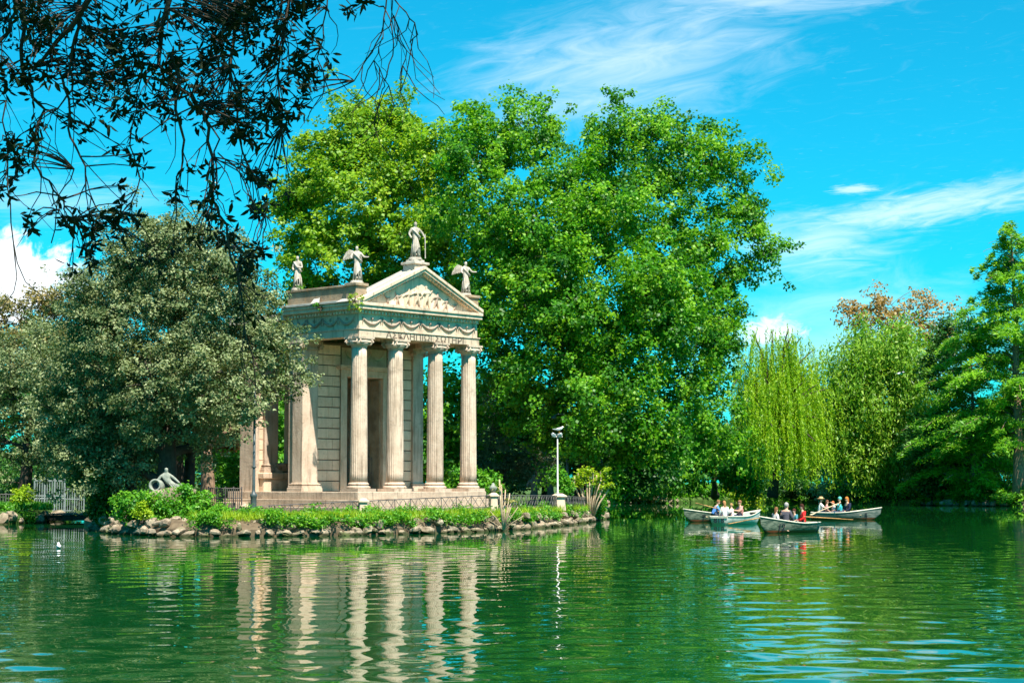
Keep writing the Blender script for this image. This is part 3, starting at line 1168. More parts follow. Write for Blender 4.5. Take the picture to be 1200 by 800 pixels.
roof = MB()
roof.prism([(E0, zr(E0) - .03), (UM, zr(UM) - .03), (UR, zr(UE - UR) - .03), (UR, ZC + .005), (E0, ZC + .005)], 'y', -.245, .78)
roof.box(E0 + .05, UR - .05, .781, VB + .15, ZC + .003, ZC + .14)
roof_o = roof.build('roof', sheet_mat, temple)
seam = MB()
for k in range(2):
    v = -.1 + k * .6
    for s in (0, 1):
        f_ = (lambda u: u) if s == 0 else (lambda u: UE - u)
        E1 = E0 + .02 if s == 0 else UE - UR
        seam.prism([(f_(E1), zr(E1) - .03), (f_(UM - .05), zr(UM - .05) - .02), (f_(UM - .05), zr(UM - .05) + .035), (f_(E1), zr(E1) + .035)], 'y', v, v + .05)
seam.build('seam', sheet_mat, roof_o)
# loose flashing sheet at the eave
MB().add([(E0 - .12, 1.9, ZC + .10), (E0 - .16, 2.5, ZC + .06), (E0 + .6, 2.9, ZC + .55), (E0 + .55, 2.6, ZC + .58)], [(0, 1, 2, 3)]).prism(
    [(E0 - .10, zr(E0) - .04), (E0 + .7, zr(E0 + .7) + .03), (E0 + .7, zr(E0 + .7) + .055), (E0 - .10, zr(E0) - .015)], 'y', -.2, .77).box(E0 - .08, E0 + .3, .775, VB + .2, zr(E0) - .05, zr(E0) + .02).build('flashing', sheet_mat, roof_o)
for (a, b) in ((-.36, .12), (UE - .12, UE + .36)):
    pp = MB().box(a, b, .45, VB, ZC + .02, 11.10).box(a - .06, b + .06, .45, VB + .06, 11.101, 11.20)
    po = pp.build('parapet', parapet_stone, temple, bevel=.015)
    MB().box(a - .08, b + .12, -.22, .449, ZC + .02, 11.12).box(a - .15, b + .18, -.30, .50, 11.121, 11.25).build('pedestal', parapet_stone, po, bevel=.015)
MB().box(UM - .42, UM + .42, -.35, .45, zr(UM) - .5, 12.42).box(UM - .50, UM + .50, -.43, .53, 12.421, 12.54).box(UM - .33, UM + .33, -.26, .36, 12.541, 12.66).build(
    'pedestal', marble, temple, bevel=.02)
# lower rear wing over the open bay
rw = MB().box(-.22, UE + .22, VB + .005, 8.5, ZA - .002, ZA + .40).box(-.18, UE + .18, VB + .005, 8.46, ZA + .401, ZA + 1.0).box(-.5, UE + .5, VB + .16, 8.8, ZA + 1.001, ZA + 1.35)
rw.build('rear_entablature', entab_stone, temple, bevel=.01)

# plants rooted in the cornice
for (p, r, n, lb, sd) in ((T(-.75, -.62, ZC + .05), .38, 26, 'bright green weed growing from the front corner of the temple cornice', 31),
                          (T(-.72, 2.0, ZC - .1), .22, 12, 'small green weed on the side cornice of the temple', 32),
                          (T(-.15, 4.0, 11.2), .20, 12, 'tuft of weed on the parapet beside the farthest left statue', 33)):
    shrub('cornice_weed', lb, p, [(np.array(p), np.array([r, r, r * 1.1]))], n, 14, .12, .10, .5, L_lime if sd == 31 else L_shrub, sd, 'weed', 'weeds on the temple', stems=3)


# ------------------------------------------------------------------ statues
def statue(name, label, u, v, z, face, kind, h=1.72, group='rooftop statues'):
    p = T(u, v, z)
    root = empty(name, p, face)
    k = h / 1.72
    # draped standing figure, facing local -y
    J = [(0, 0, .92, .165, .13), (0, .01, 1.10, .135, .11), (0, 0, 1.30, .165, .115), (0, 0, 1.46, .055, .055), (0, -.02, 1.54, .075, .085), (0, -.015, 1.64, .085, .10), (0, 0, 1.71, .055, .06),
         (.02, 0, .62, .19, .16), (.03, 0, .30, .20, .17), (.02, 0, .04, .24, .20), (.10, -.10, .30, .07, .07), (.13, -.15, .05, .06, .06),
         (-.19, 0, 1.36, .075, .075), (.19, 0, 1.36, .075, .075)]
    E = [(0, 1), (1, 2), (2, 3), (3, 4), (4, 5), (5, 6), (0, 7), (7, 8), (8, 9), (8, 10), (10, 11), (2, 12), (2, 13)]
    if kind == 'winged':
        J += [(-.30, -.10, 1.16, .05, .05), (-.28, -.28, 1.05, .04, .04), (.34, -.06, 1.18, .05, .05), (.50, -.16, 1.16, .036, .036), (.58, -.18, 1.18, .03, .03)]
        E += [(12, 14), (14, 15), (13, 16), (16, 17), (17, 18)]
    elif kind == 'wrapped':
        J += [(-.27, -.02, 1.08, .065, .065), (-.16, -.16, .95, .05, .05), (.27, -.02, 1.08, .065, .065), (.10, -.18, 1.10, .05, .05)]
        E += [(12, 14), (14, 15), (13, 16), (16, 17)]
    else:
        J += [(-.32, 0, 1.12, .055, .055), (-.26, -.18, .90, .045, .045), (.36, -.02, 1.18, .055, .055), (.44, -.10, .98, .04, .04), (.46, -.14, .9, .035, .035)]
        E += [(12, 14), (14, 15), (13, 16), (16, 17), (17, 18)]
    J = [(x * k, y * k, zz * k + .12, a * k, b * k) for (x, y, zz, a, b) in J]
    link('body', skin_mesh(J, E, 0, 2), marble, root)
    # drapery folds
    m = MB()
    for i in range(9):
        a = -2.6 + i * .62
        r0, r1 = .17 * k, .235 * k
        m.tube([(.5 * r0 * math.cos(a), r0 * .8 * math.sin(a), .95 * k + .12), (.02 * k + r0 * 1.05 * math.cos(a + .1), r0 * .9 * math.sin(a + .1), .55 * k + .12),
                (.02 * k + r1 * math.cos(a), r1 * .85 * math.sin(a), .13)], [.02 * k, .035 * k, .04 * k], 5)
    m.tube([(-.2 * k, -.04, 1.40 * k + .12), (0, -.14 * k, 1.18 * k + .12), (.18 * k, -.12 * k, .98 * k + .12), (.2 * k, .06 * k, .9 * k + .12)], [.04 * k, .05 * k, .06 * k, .05 * k], 6)
    m.build('drapery', marble, root, smooth=True)
    MB().lathe([(.34 * k, 0), (.34 * k, .06), (.30 * k, .08), (.29 * k, .13)], 16).build('plinth', marble, root)
    if kind == 'winged':
        for sgn in (-1, 1):
            w = MB()
            out = [(.05, 1.30), (.20, 1.52), (.42, 1.58), (.56, 1.45), (.70, 1.20), (.74, 1.02), (.60, 1.06), (.50, 1.10), (.34, 1.16), (.2, 1.14), (.06, 1.12)]
            w.prism([(sgn * x * k, zz * k + .10) for x, zz in out], 'y', .10 * k, .17 * k)
            for q in range(5):
                w.tube([(sgn * (.18 + q * .06) * k, .095 * k, (1.42 - q * .01) * k + .1), (sgn * (.36 + q * .08) * k, .09 * k, (1.10 + .0 * q) * k + .1)], .02 * k, 4)
            o = w.build('wing', marble, root, bevel=.012)
            o.rotation_euler = (0, 0, sgn * (.35 if sgn < 0 else .9))
    if kind == 'staff':
        MB().tube([(.46 * k, -.14 * k, .1), (.45 * k, -.13 * k, 1.25 * k)], .025, 6).build('staff', marble, root)
    tag(root, label, 'statue', group)
    return root


FACE = TA
statue('winged_statue', 'white winged statue on the parapet corner above the nearest column', -.12, .08, 11.25, FACE - .6, 'winged', 1.62)
statue('robed_statue', 'slim white robed statue at the far end of the side parapet', -.12, 4.2, 11.2, FACE - 1.2, 'wrapped', 1.55)
statue('apex_statue', 'standing draped statue on the pedestal at the peak of the pediment', UM, .05, 12.66, FACE - .4, 'staff', 1.72)
statue('eave_statue', 'weathered winged statue behind the lower right slope of the pediment', UE + .10, .30, 11.25, FACE - .35, 'winged', 1.58)


def river_god():
    """reclining bearded figure leaning on an urn, on the mound under the oaks"""
    Y = 77.6
    p = W(197, 583, Y)
    root = empty('river_god_statue', p, 0)
    J = [(.15, 0, .55, .17, .16), (-.02, 0, .78, .17, .15), (-.12, 0, 1.02, .19, .15), (-.10, -.02, 1.20, .07, .07), (-.10, -.05, 1.32, .10, .11), (-.09, -.05, 1.44, .08, .085),
         (.42, -.06, .56, .14, .13), (.72, -.10, .62, .10, .10), (1.02, -.14, .36, .08, .08), (1.18, -.18, .30, .06, .05),
         (.45, .10, .50, .13, .13), (.80, .16, .42, .10, .10), (1.22, .12, .28, .07, .07),
         (-.32, -.04, 1.06, .08, .08), (-.50, -.10, .82, .07, .07), (-.38, -.22, .62, .06, .06), (-.34, -.25, .56, .06, .04),
         (.10, .04, 1.06, .08, .08), (.34, -.10, .90, .065, .065), (.52, -.14, .74, .055, .05), (.58, -.15, .70, .05, .04)]
    E = [(0, 1), (1, 2), (2, 3), (3, 4), (4, 5), (0, 6), (6, 7), (7, 8), (8, 9), (0, 10), (10, 11), (11, 12), (2, 13), (13, 14), (14, 15), (15, 16), (2, 17), (17, 18), (18, 19), (19, 20)]
    J = [(x * .88, y * .88, z * .88, a * .88, b * .88) for x, y, z, a, b in J]
    link('body', skin_mesh(J, E, 0, 2), grey_marble, root)
    u = MB()
    pr = [(.10, 0), (.22, .08), (.30, .25), (.29, .42), (.22, .52), (.20, .56), (.27, .60), (.27, .64), (.21, .64), (.18, .58), (.17, .45)]
    u.lathe(pr, 18)
    o = u.build('urn', grey_marble, root, smooth=True)
    o.location = (-.38, .28, .42)
    o.rotation_euler = (math.radians(80), 0, math.radians(-12))
    MB().lathe([(.175, .45), (.17, .46)], 18).build('urn_mouth_shade', black_mat, o)  # black disc painting in the shade inside the urn
    link('rock_seat', ROCKS[2], None, root, (.1, .1, .12), (0, .05, .4), (2.3, 1.2, .95))
    m = MB()
    for i in range(6):
        m.tube([(.05 + i * .08, -.14, .62 - .01 * i), (.22 + i * .12, -.22, .44), (.3 + i * .15, -.18, .22)], [.03, .045, .03], 5)
    m.build('drapery', grey_marble, root, smooth=True)
    tag(root, 'mossy reclining river god statue leaning on an urn above the shrub mound', 'statue')


river_god()


shade_marble = stone_mat('marble_shade_tone', (0.13, 0.14, 0.11), (0.08, 0.09, 0.07), (0.03, 0.04, 0.03), 0.7, 2.5)  # marble darkened in colour to stand for the shade on the group


def fountain_group():
    """dark sculptural group in the shade behind the fence"""
    p = Vector((GX(635, 113), 113, 0.85))
    root = empty('sculpture_group', p, 0)
    for (dx, sgn) in ((-.42, -1), (.48, 1)):
        J = [(0, 0, .7, .26, .22), (.05 * sgn, 0, 1.05, .28, .22), (.02 * sgn, 0, 1.35, .10, .10), (.04 * sgn, -.05, 1.55, .13, .15), (.06 * sgn, 0, .3, .30, .28), (.08 * sgn, 0, 0, .34, .3),
             (.38 * sgn, 0, 1.1, .09, .09), (.5 * sgn, -.15, .75, .08, .08), (-.35 * sgn, -.05, 1.25, .08, .08), (-.45 * sgn, -.1, 1.0, .07, .07)]
        E = [(0, 1), (1, 2), (2, 3), (0, 4), (4, 5), (1, 6), (6, 7), (1, 8), (8, 9)]
        link('figure', skin_mesh(J, E, 0, 2), shade_marble, root, (dx, 0, .25))
    MB().lathe([(.95, -.3), (.95, .1), (.80, .14), (.74, .26)], 18).build('base', shade_marble, root)
    MB().lathe([(.2, 0), (.28, .1), (.42, .35), (.46, .42), (.40, .42)], 16).build('basin', shade_marble, root, loc=(.02, 0, 1.55))
    tag(root, 'shadowed stone figures holding up a basin behind the iron fence', 'sculpture')


fountain_group()
p = T(1.35, 6.95, 2.617)
o = link('stone_fragment', ROCKS[1], None, None, p + Vector((0, 0, .25)), (.2, .1, .7), (.95, .6, .6))
tag(o, 'broken stone fragment lying on the bench in the open side bay', 'stone')

# ------------------------------------------------------------------ trees
GZ = 0.75
B = lambda px, Y, z=GZ: (GX(px, Y), Y, z)
# the great plane tree behind the temple
lb = lobes_from_px([(575, 165, 58, 48), (625, 150, 45, 36, 3), (545, 215, 42, 50, -2), (655, 205, 45, 45, -3), (735, 165, 50, 42, 2), (790, 190, 52, 45), (835, 185, 34, 28, -2), (862, 240, 34, 30, 1), (890, 285, 22, 20),
                    (610, 265, 70, 56, -4), (715, 270, 70, 60, -5), (800, 285, 60, 55, -3), (850, 320, 36, 26), (590, 350, 58, 58, -4), (680, 365, 66, 55, -7), (770, 375, 66, 56, -7), (825, 400, 42, 46, -3),
                    (640, 440, 60, 45, -6), (720, 455, 66, 45, -8), (800, 465, 58, 48, -5), (590, 430, 42, 46, -2), (838, 510, 36, 38, -2), (765, 515, 50, 34, -6), (690, 515, 52, 34, -6), (650, 500, 40, 30, -3), (735, 500, 40, 30, -9), (700, 230, 60, 60, 7), (620, 340, 60, 60, 7), (780, 350, 60, 60, 7),
                    (520, 250, 22, 30, 2), (902, 300, 18, 16), (870, 195, 22, 18), (820, 160, 24, 18), (880, 260, 24, 22), (855, 440, 22, 30), (850, 370, 24, 24), (640, 395, 50, 45, -3), (570, 290, 40, 45, 2), (700, 420, 50, 40, 4), (760, 330, 45, 40, -8), (660, 310, 45, 40, -7), (610, 470, 45, 40, 3), (540, 380, 30, 45, 4)], 117)
tree('plane_tree', 'huge spreading deep green plane tree rising behind the temple and the lamp post', B(690, 117), W(690, 470, 117), lb, 4700, 48, .62, .225, .8, L_plane, bark, .75, 11,
     twigs=500, tw_r=.08, holes=.16, wob=.36, rmin=.3, sup=3, up=.7, tintvar=.95, flat=.85)
lb = lobes_from_px([(425, 155, 42, 38), (470, 165, 34, 36), (385, 190, 40, 36), (358, 225, 30, 32), (430, 225, 58, 46, -3), (485, 235, 34, 46), (350, 285, 30, 38), (410, 290, 52, 42, -4), (475, 300, 46, 46, -3),
                    (380, 345, 46, 36), (450, 370, 56, 46), (500, 195, 30, 40, -4), (505, 270, 32, 44, -6), (520, 340, 34, 44, -6), (450, 135, 26, 20)], 130)
tree('plane_tree', 'light yellow green tree behind the winged roof statue, left of the big plane', B(420, 130), W(425, 420, 130), lb, 1900, 48, .70, .265, .8, L_light, grey_bark, .5, 12, twigs=260, tw_r=.08,
     holes=.22, wob=.34, rmin=.35, sup=7, up=.9)
# holm oaks over the river god
lb = lobes_from_px([(225, 290, 58, 46), (170, 295, 55, 42), (130, 325, 48, 44), (275, 320, 48, 48), (95, 380, 45, 50), (160, 375, 60, 50), (225, 370, 60, 50), (285, 385, 42, 45), (110, 450, 62, 50, 1),
                    (190, 445, 70, 50, -1), (255, 450, 52, 46, -2), (330, 425, 30, 32, 0), (348, 452, 20, 26, 0), (305, 425, 28, 28, -.5), (285, 480, 36, 26, -2), (90, 510, 45, 42, 2), (150, 520, 55, 36, 2), (215, 505, 50, 30, 0), (115, 555, 30, 40, 2), (150, 550, 34, 24, 1), (80, 545, 30, 34, 3), (60, 440, 40, 46, 3), (240, 525, 26, 20, 2), (308, 350, 20, 36, 1), (316, 398, 18, 22, 0)], 79.5)
tree('holm_oak', 'broad grey green holm oak overhanging the reclining statue and the temple side', B(190, 80), W(195, 500, 80), lb, 3500, 43, .36, .14, .55, L_oak, bark, .42, 13, twigs=200, tw_r=.05,
     holes=.04, wob=.3, rmin=.4, up=.9, sup=6, tintvar=.6)
lb = lobes_from_px([(200, 310, 55, 45), (260, 350, 50, 50), (150, 340, 50, 45), (215, 400, 60, 50), (120, 420, 50, 60), (290, 420, 36, 40), (170, 470, 60, 50), (240, 480, 50, 40), (90, 480, 40, 50)], 94)
tree('holm_oak', 'taller grey green holm oak filling the gaps behind the broad one', B(205, 95), W(205, 500, 95), lb, 1500, 46, .5, .17, .55, L_oak, bark, .4, 130, twigs=100, holes=.05, sup=5)
for q, (px, Y, r, lbx) in enumerate(((152, 82, .25, 'dark leaning oak trunk nearest the water at the shaded end of the island'), (218, 84, .28, 'dark straight oak trunk just behind the reclining statue'))):
    lb = lobes_from_px([(px - 12, 470, 40, 40), (px + 25, 440, 45, 40), (px, 510, 36, 26)], Y)
    tree('holm_oak', lbx, B(px, Y), W(px + 4, 520, Y), lb, 160, 55, .5, .15, .55, L_oak, bark, r, 14 + q, twigs=40, group='holm oaks on the island')
lb = lobes_from_px([(252, 455, 30, 40), (235, 480, 30, 26), (268, 500, 16, 20)], 88)
tree('ivy_trunk_tree', 'tree with a sunlit reddish brown trunk between the statue and the temple pier', B(244, 88), W(243, 525, 88), lb, 110, 45, .5, .16, .6, L_oak, pale_bark, .34, 17, twigs=40)
lb = lobes_from_px([(20, 420, 55, 46), (60, 400, 42, 40), (-20, 460, 55, 50), (50, 470, 55, 46), (15, 520, 50, 36), (70, 530, 40, 30), (100, 480, 40, 50)], 108)
tree('holm_oak', 'shaded holm oak above the iron gate at the left bank', B(28, 108), W(30, 520, 108), lb, 480, 60, .62, .19, .55, L_oak, bark, .35, 18, twigs=120, holes=.2)
lb = lobes_from_px([(20, 370, 60, 40), (70, 365, 50, 35), (-30, 400, 50, 50), (40, 420, 70, 45), (110, 400, 60, 60)], 128)
tree('rust_oak', 'brownish green oak rising over the left edge beneath the white cloud', B(45, 128), W(45, 480, 128), lb, 380, 55, .8, .23, .6, L_rust, bark, .4, 19, twigs=120, holes=.2)

# trees of the far shore
lb = lobes_from_px([(1030, 420, 42, 40), (1065, 430, 36, 40), (1000, 450, 38, 42), (1080, 480, 34, 46), (1030, 480, 52, 46), (985, 510, 30, 42), (1020, 540, 48, 36), (1070, 545, 40, 36)], 184)
tree('weeping_tree', 'rounded mid green weeping tree between the willow and the tall cypress', B(1030, 186), W(1030, 500, 186), lb, 1150, 56, .85, .44, .36, L_round, bark, .5, 21, twigs=140, tw_r=.08,
     up=.1, droop=2.2, flat=2.6, holes=.08, wob=.25)
lb = lobes_from_px([(1050, 375, 40, 26), (1085, 365, 30, 24), (1010, 372, 30, 20), (1100, 400, 24, 26), (1030, 410, 40, 24), (1075, 400, 30, 24), (995, 365, 16, 14), (1112, 380, 16, 18), (1065, 345, 20, 12), (1030, 350, 16, 12)], 214)
tree('bronze_tree', 'half bare tree with orange brown leaves above the weeping tree', B(1045, 214), W(1045, 460, 214), lb, 330, 22, .9, .36, .7, L_brown, grey_bark, .55, 22, twigs=230, tw_r=.12, holes=.35, rmin=.2,
     wob=.35)
lb = lobes_from_px([(1105, 430, 30, 36), (1112, 400, 18, 24), (1120, 500, 38, 40), (1085, 520, 30, 40), (1130, 545, 36, 30), (1100, 560, 36, 26)], 176)
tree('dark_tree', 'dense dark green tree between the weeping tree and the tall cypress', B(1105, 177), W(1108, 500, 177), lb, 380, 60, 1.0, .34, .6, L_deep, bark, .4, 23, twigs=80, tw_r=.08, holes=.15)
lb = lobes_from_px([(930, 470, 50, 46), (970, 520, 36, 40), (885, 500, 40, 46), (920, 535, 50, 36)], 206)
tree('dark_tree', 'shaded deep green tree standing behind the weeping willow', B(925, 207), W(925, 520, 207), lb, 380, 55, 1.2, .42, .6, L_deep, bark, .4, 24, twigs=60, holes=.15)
lb = lobes_from_px([(845, 535, 40, 30), (800, 545, 40, 26), (870, 560, 30, 22), (760, 560, 40, 24), (725, 565, 30, 20)], 186)
tree('shore_tree', 'low bright green tree leaning over the far water behind the left rowing boats', B(838, 195), W(835, 560, 192), lb, 330, 55, .95, .36, .7, L_shrub, bark, .3, 25, twigs=60, holes=.18)
lb = lobes_from_px([(590, 480, 36, 50), (570, 530, 36, 40), (620, 545, 40, 30)], 122)
tree('grey_olive', 'grey green small tree just behind the rightmost temple columns', B(588, 122), W(588, 530, 122), lb, 220, 55, .7, .24, .4, L_grey, grey_bark, .22, 26, twigs=50, holes=.2)
lb = lobes_from_px([(640, 500, 60, 45), (600, 540, 60, 40), (700, 520, 60, 50), (560, 500, 45, 60), (760, 540, 50, 36)], 138)
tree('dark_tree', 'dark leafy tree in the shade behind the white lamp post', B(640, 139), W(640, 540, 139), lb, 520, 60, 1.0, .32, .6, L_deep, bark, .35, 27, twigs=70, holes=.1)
lb = lobes_from_px([(310, 480, 40, 60), (270, 500, 40, 50), (350, 480, 50, 70), (440, 470, 60, 60), (520, 480, 50, 60), (390, 540, 60, 40), (500, 540, 60, 40)], 118)
tree('dark_tree', 'leafy green tree showing through the open bay behind the temple', B(330, 119), W(340, 540, 119), lb, 620, 60, .95, .30, .65, L_plane, bark, .35, 28, twigs=70, holes=.1)


def willow():
    g = np.random.default_rng(41)
    base = np.array(B(905, 178))
    root = empty('weeping_willow', base)
    mb = MB()
    fork = np.array(W(905, 500, 178))
    mb.tube(curve_pts(base, fork, 6, (.02, 0, 0), g), np.linspace(.55, .38, 6), 9)
    tips = []
    spec = [(890, 400, -2), (905, 385, 1), (925, 395, -1), (880, 425, 1), (945, 420, 0), (915, 430, -4), (898, 440, -4.5), (935, 450, -4), (955, 450, -2), (870, 440, -1), (885, 470, -5), (945, 475, -5), (963, 490, -3),
            (925, 400, 4), (900, 410, 4), (875, 480, -3), (930, 500, -6), (905, 505, -6.5), (955, 520, -5), (885, 388, 0), (945, 398, -1), (962, 425, 1), (868, 420, 0), (872, 455, -3), (965, 455, -1), (918, 385, -2), (955, 410, 2)]
    for (px, py, dy) in spec:
        c = np.array(W(px, py, 178 + dy))
        pts = curve_pts(fork - np.array([0, 0, 1.0]), c, 8, (0, 0, .16), g, .12)
        mb.tube(pts, np.linspace(.2, .04, 8), 6)
        tips.append(pts)
    V, F, Tt = [], [], []
    nv = 0
    for pts in tips:
        for s in range(32):
            i = g.integers(3, 8)
            st = pts[i] + g.normal(size=3) * np.array([.55, .55, .3])
            bottom = W(905, g.choice([548, 560, 572, 530, 510], p=[.25, .25, .15, .2, .15]), 178).z
            L = max(1.2, min(st[2] - bottom, g.uniform(3.5, 9.5)))
            n = int(L / .17)
            t = np.linspace(0, 1, n)
            sway = g.normal(size=2) * .25
            out = unit((st - fork) * np.array([1, 1, 0]))
            path = st[None] + np.stack([out[0] * .5 * np.sin(t * 1.6) + sway[0] * t * t, out[1] * .5 * np.sin(t * 1.6) + sway[1] * t * t, .25 * np.sin(t * 3.14) - L * t], 1)
            k = np.repeat(np.arange(n), 2)
            Q = path[k] + g.normal(size=(len(k), 3)) * .07
            N = g.normal(size=(len(k), 3)) + np.array([0, -.5, .25])
            Tn = g.normal(size=(len(k), 3)) * .35 + np.array([0, 0, -1.0])
            v, f = leaf_quads(Q, N, Tn, .40 * g.uniform(.6, 1.2, len(k)), .085 * g.uniform(.7, 1.3, len(k)))
            V.append(v)
            F.append(f + nv)
            nv += len(v)
            Tt.append(np.clip(g.uniform(.2, .8) + g.normal(0, .15, len(k)), 0, 1))
    V = np.concatenate(V)
    F = np.concatenate(F)
    link('crown', np_mesh('crown', V - base, F, np.concatenate(Tt)), L_willow, root)
    mb.v = [tuple(np.array(v) - base) for v in mb.v]
    mb.build('trunk', bark, root, smooth=True, fix=False)
    tag(root, 'yellow green weeping willow with long hanging strands behind the boats', 'tree')


willow()


def conifer(name, label, base, top, r_base, seed, mat, bk, n_br=90, low=.10, dens=1.0, leaf=.40, r0=.45):
    """tall conifer in loose feathery tiers"""
    g = np.random.default_rng(seed)
    base, top = np.array(base, float), np.array(top, float)
    root = empty(name, base)
    H = top[2] - base[2]
    mb = MB()
    tr = curve_pts(base, top, 12, (.01, 0, 0), g, .03)
    mb.tube(tr, np.linspace(r0, .05, 12), 9)
    Qs, Ns, Ts, Tn = [], [], [], []
    for i in range(n_br):
        h = low + (1 - low) * (i + g.random()) / n_br
        a = g.uniform(0, 2 * math.pi)
        L = r_base * (1 - h) ** .62 * g.uniform(.35, 1.25) + .6
        o = tr[0] * (1 - h) + tr[-1] * h
        dirv = np.array([math.cos(a), math.sin(a), 0])
        side = np.array([-math.sin(a), math.cos(a), 0])
        n = 9
        t = np.linspace(0, 1, n)
        pts = o[None] + dirv[None] * (L * t)[:, None]
        pts[:, 2] += L * (.16 * t + .10 * np.sin(t * 3.1) - .22 * t * t) + g.normal(0, .05, n).cumsum()
        mb.tube(pts, np.linspace(max(.03, .11 * (1 - h)), .015, n), 5, cap=False)
        m = int(150 * dens * (L / 4) ** 1.3)
        ct = g.random()
        npads = max(3, int(L * 1.5))
        pc = g.uniform(.25, 1.02, npads)
        for c_ in pc:                      # pads of needles along the branch
            mm = max(4, int(m / npads * g.uniform(.6, 1.5)))
            s = np.clip(c_ + g.normal(0, .06, mm), .1, 1.1)
            q = np.stack([np.interp(s, t, pts[:, d]) for d in range(3)], 1)
            wdt = .26 * L * (1.05 - .75 * c_) + .30
            lat = g.normal(0, .45, mm) * wdt + g.normal(0, .3) * wdt
            q += side[None] * lat[:, None]
            q[:, 2] += g.normal(0, .17, mm) + g.normal(0, .12) - .18 * np.abs(lat)
            Qs.append(q)
            Ns.append(np.array([0, -.25, 1.0])[None] + g.normal(size=(mm, 3)) * .7)
            Ts.append(dirv[None] * .8 + side[None] * (np.sign(lat) * .8)[:, None] + g.normal(size=(mm, 3)) * .35)
            Tn.append(np.clip(.5 + (ct - .5) * .5 + g.normal(0, .1) + g.normal(0, .15, mm), 0, 1))
    Q = np.concatenate(Qs)
    V, F = leaf_quads(Q, np.concatenate(Ns), np.concatenate(Ts), leaf * g.uniform(.6, 1.3, len(Q)), leaf * .26 * g.uniform(.7, 1.3, len(Q)))
    mb.v = [tuple(np.array(v) - base) for v in mb.v]
    mb.build('trunk', bk, root, smooth=True, fix=False)
    link('crown', np_mesh('crown', V - base, F, np.concatenate(Tn)), mat, root)
    tag(root, label, 'tree')
    return root


conifer('swamp_cypress', 'tall feathery bright green cypress with a reddish trunk at the right edge', B(1192, 166), W(1186, 262, 166), 7.6, 51, L_conif, pale_bark, 150, .16, 1.9, .48, .55)
conifer('swamp_cypress', 'lower feathery bright green cypress partly in front of the dark tree, beside the tall one', B(1140, 171), W(1134, 372, 171), 6.5, 52, L_conif, pale_bark, 130, .06, 1.5, .46, .25)
lb = lobes_from_px([(1225, 430, 40, 60), (1240, 500, 50, 60), (1215, 545, 40, 30)], 185)
tree('dark_tree', 'dark tree closing the right edge behind the tall cypress', B(1235, 186), W(1232, 520, 186), lb, 330, 55, 1.2, .4, .6, L_deep, bark, .4, 29, twigs=60, holes=.1)

# far woods that close the view behind the named trees: one leafy mass
g = np.random.default_rng(61)
lb = []
for k in range(120):
    px = -200 + k * 13
    lb.append((px, 552 - g.uniform(0, 42), g.uniform(24, 36), g.uniform(24, 36), g.uniform(-14, 10)))
for k in range(14):
    lb.append((-60 + k * 30, 470 - g.uniform(0, 30), 34, 34, -40))
lbw = lobes_from_px(lb, 232)
P, D = clumps(lbw, 4200, 1.5, .3, .05, 62)
V, F, t = leaves_on(P, D, 17, 1.5, .82, .7, 63)
tag(link('far_woods', np_mesh('far_woods', V, F, t), L_deep), 'dark far wood closing the view between and behind the shore trees', 'woods', kind='stuff')

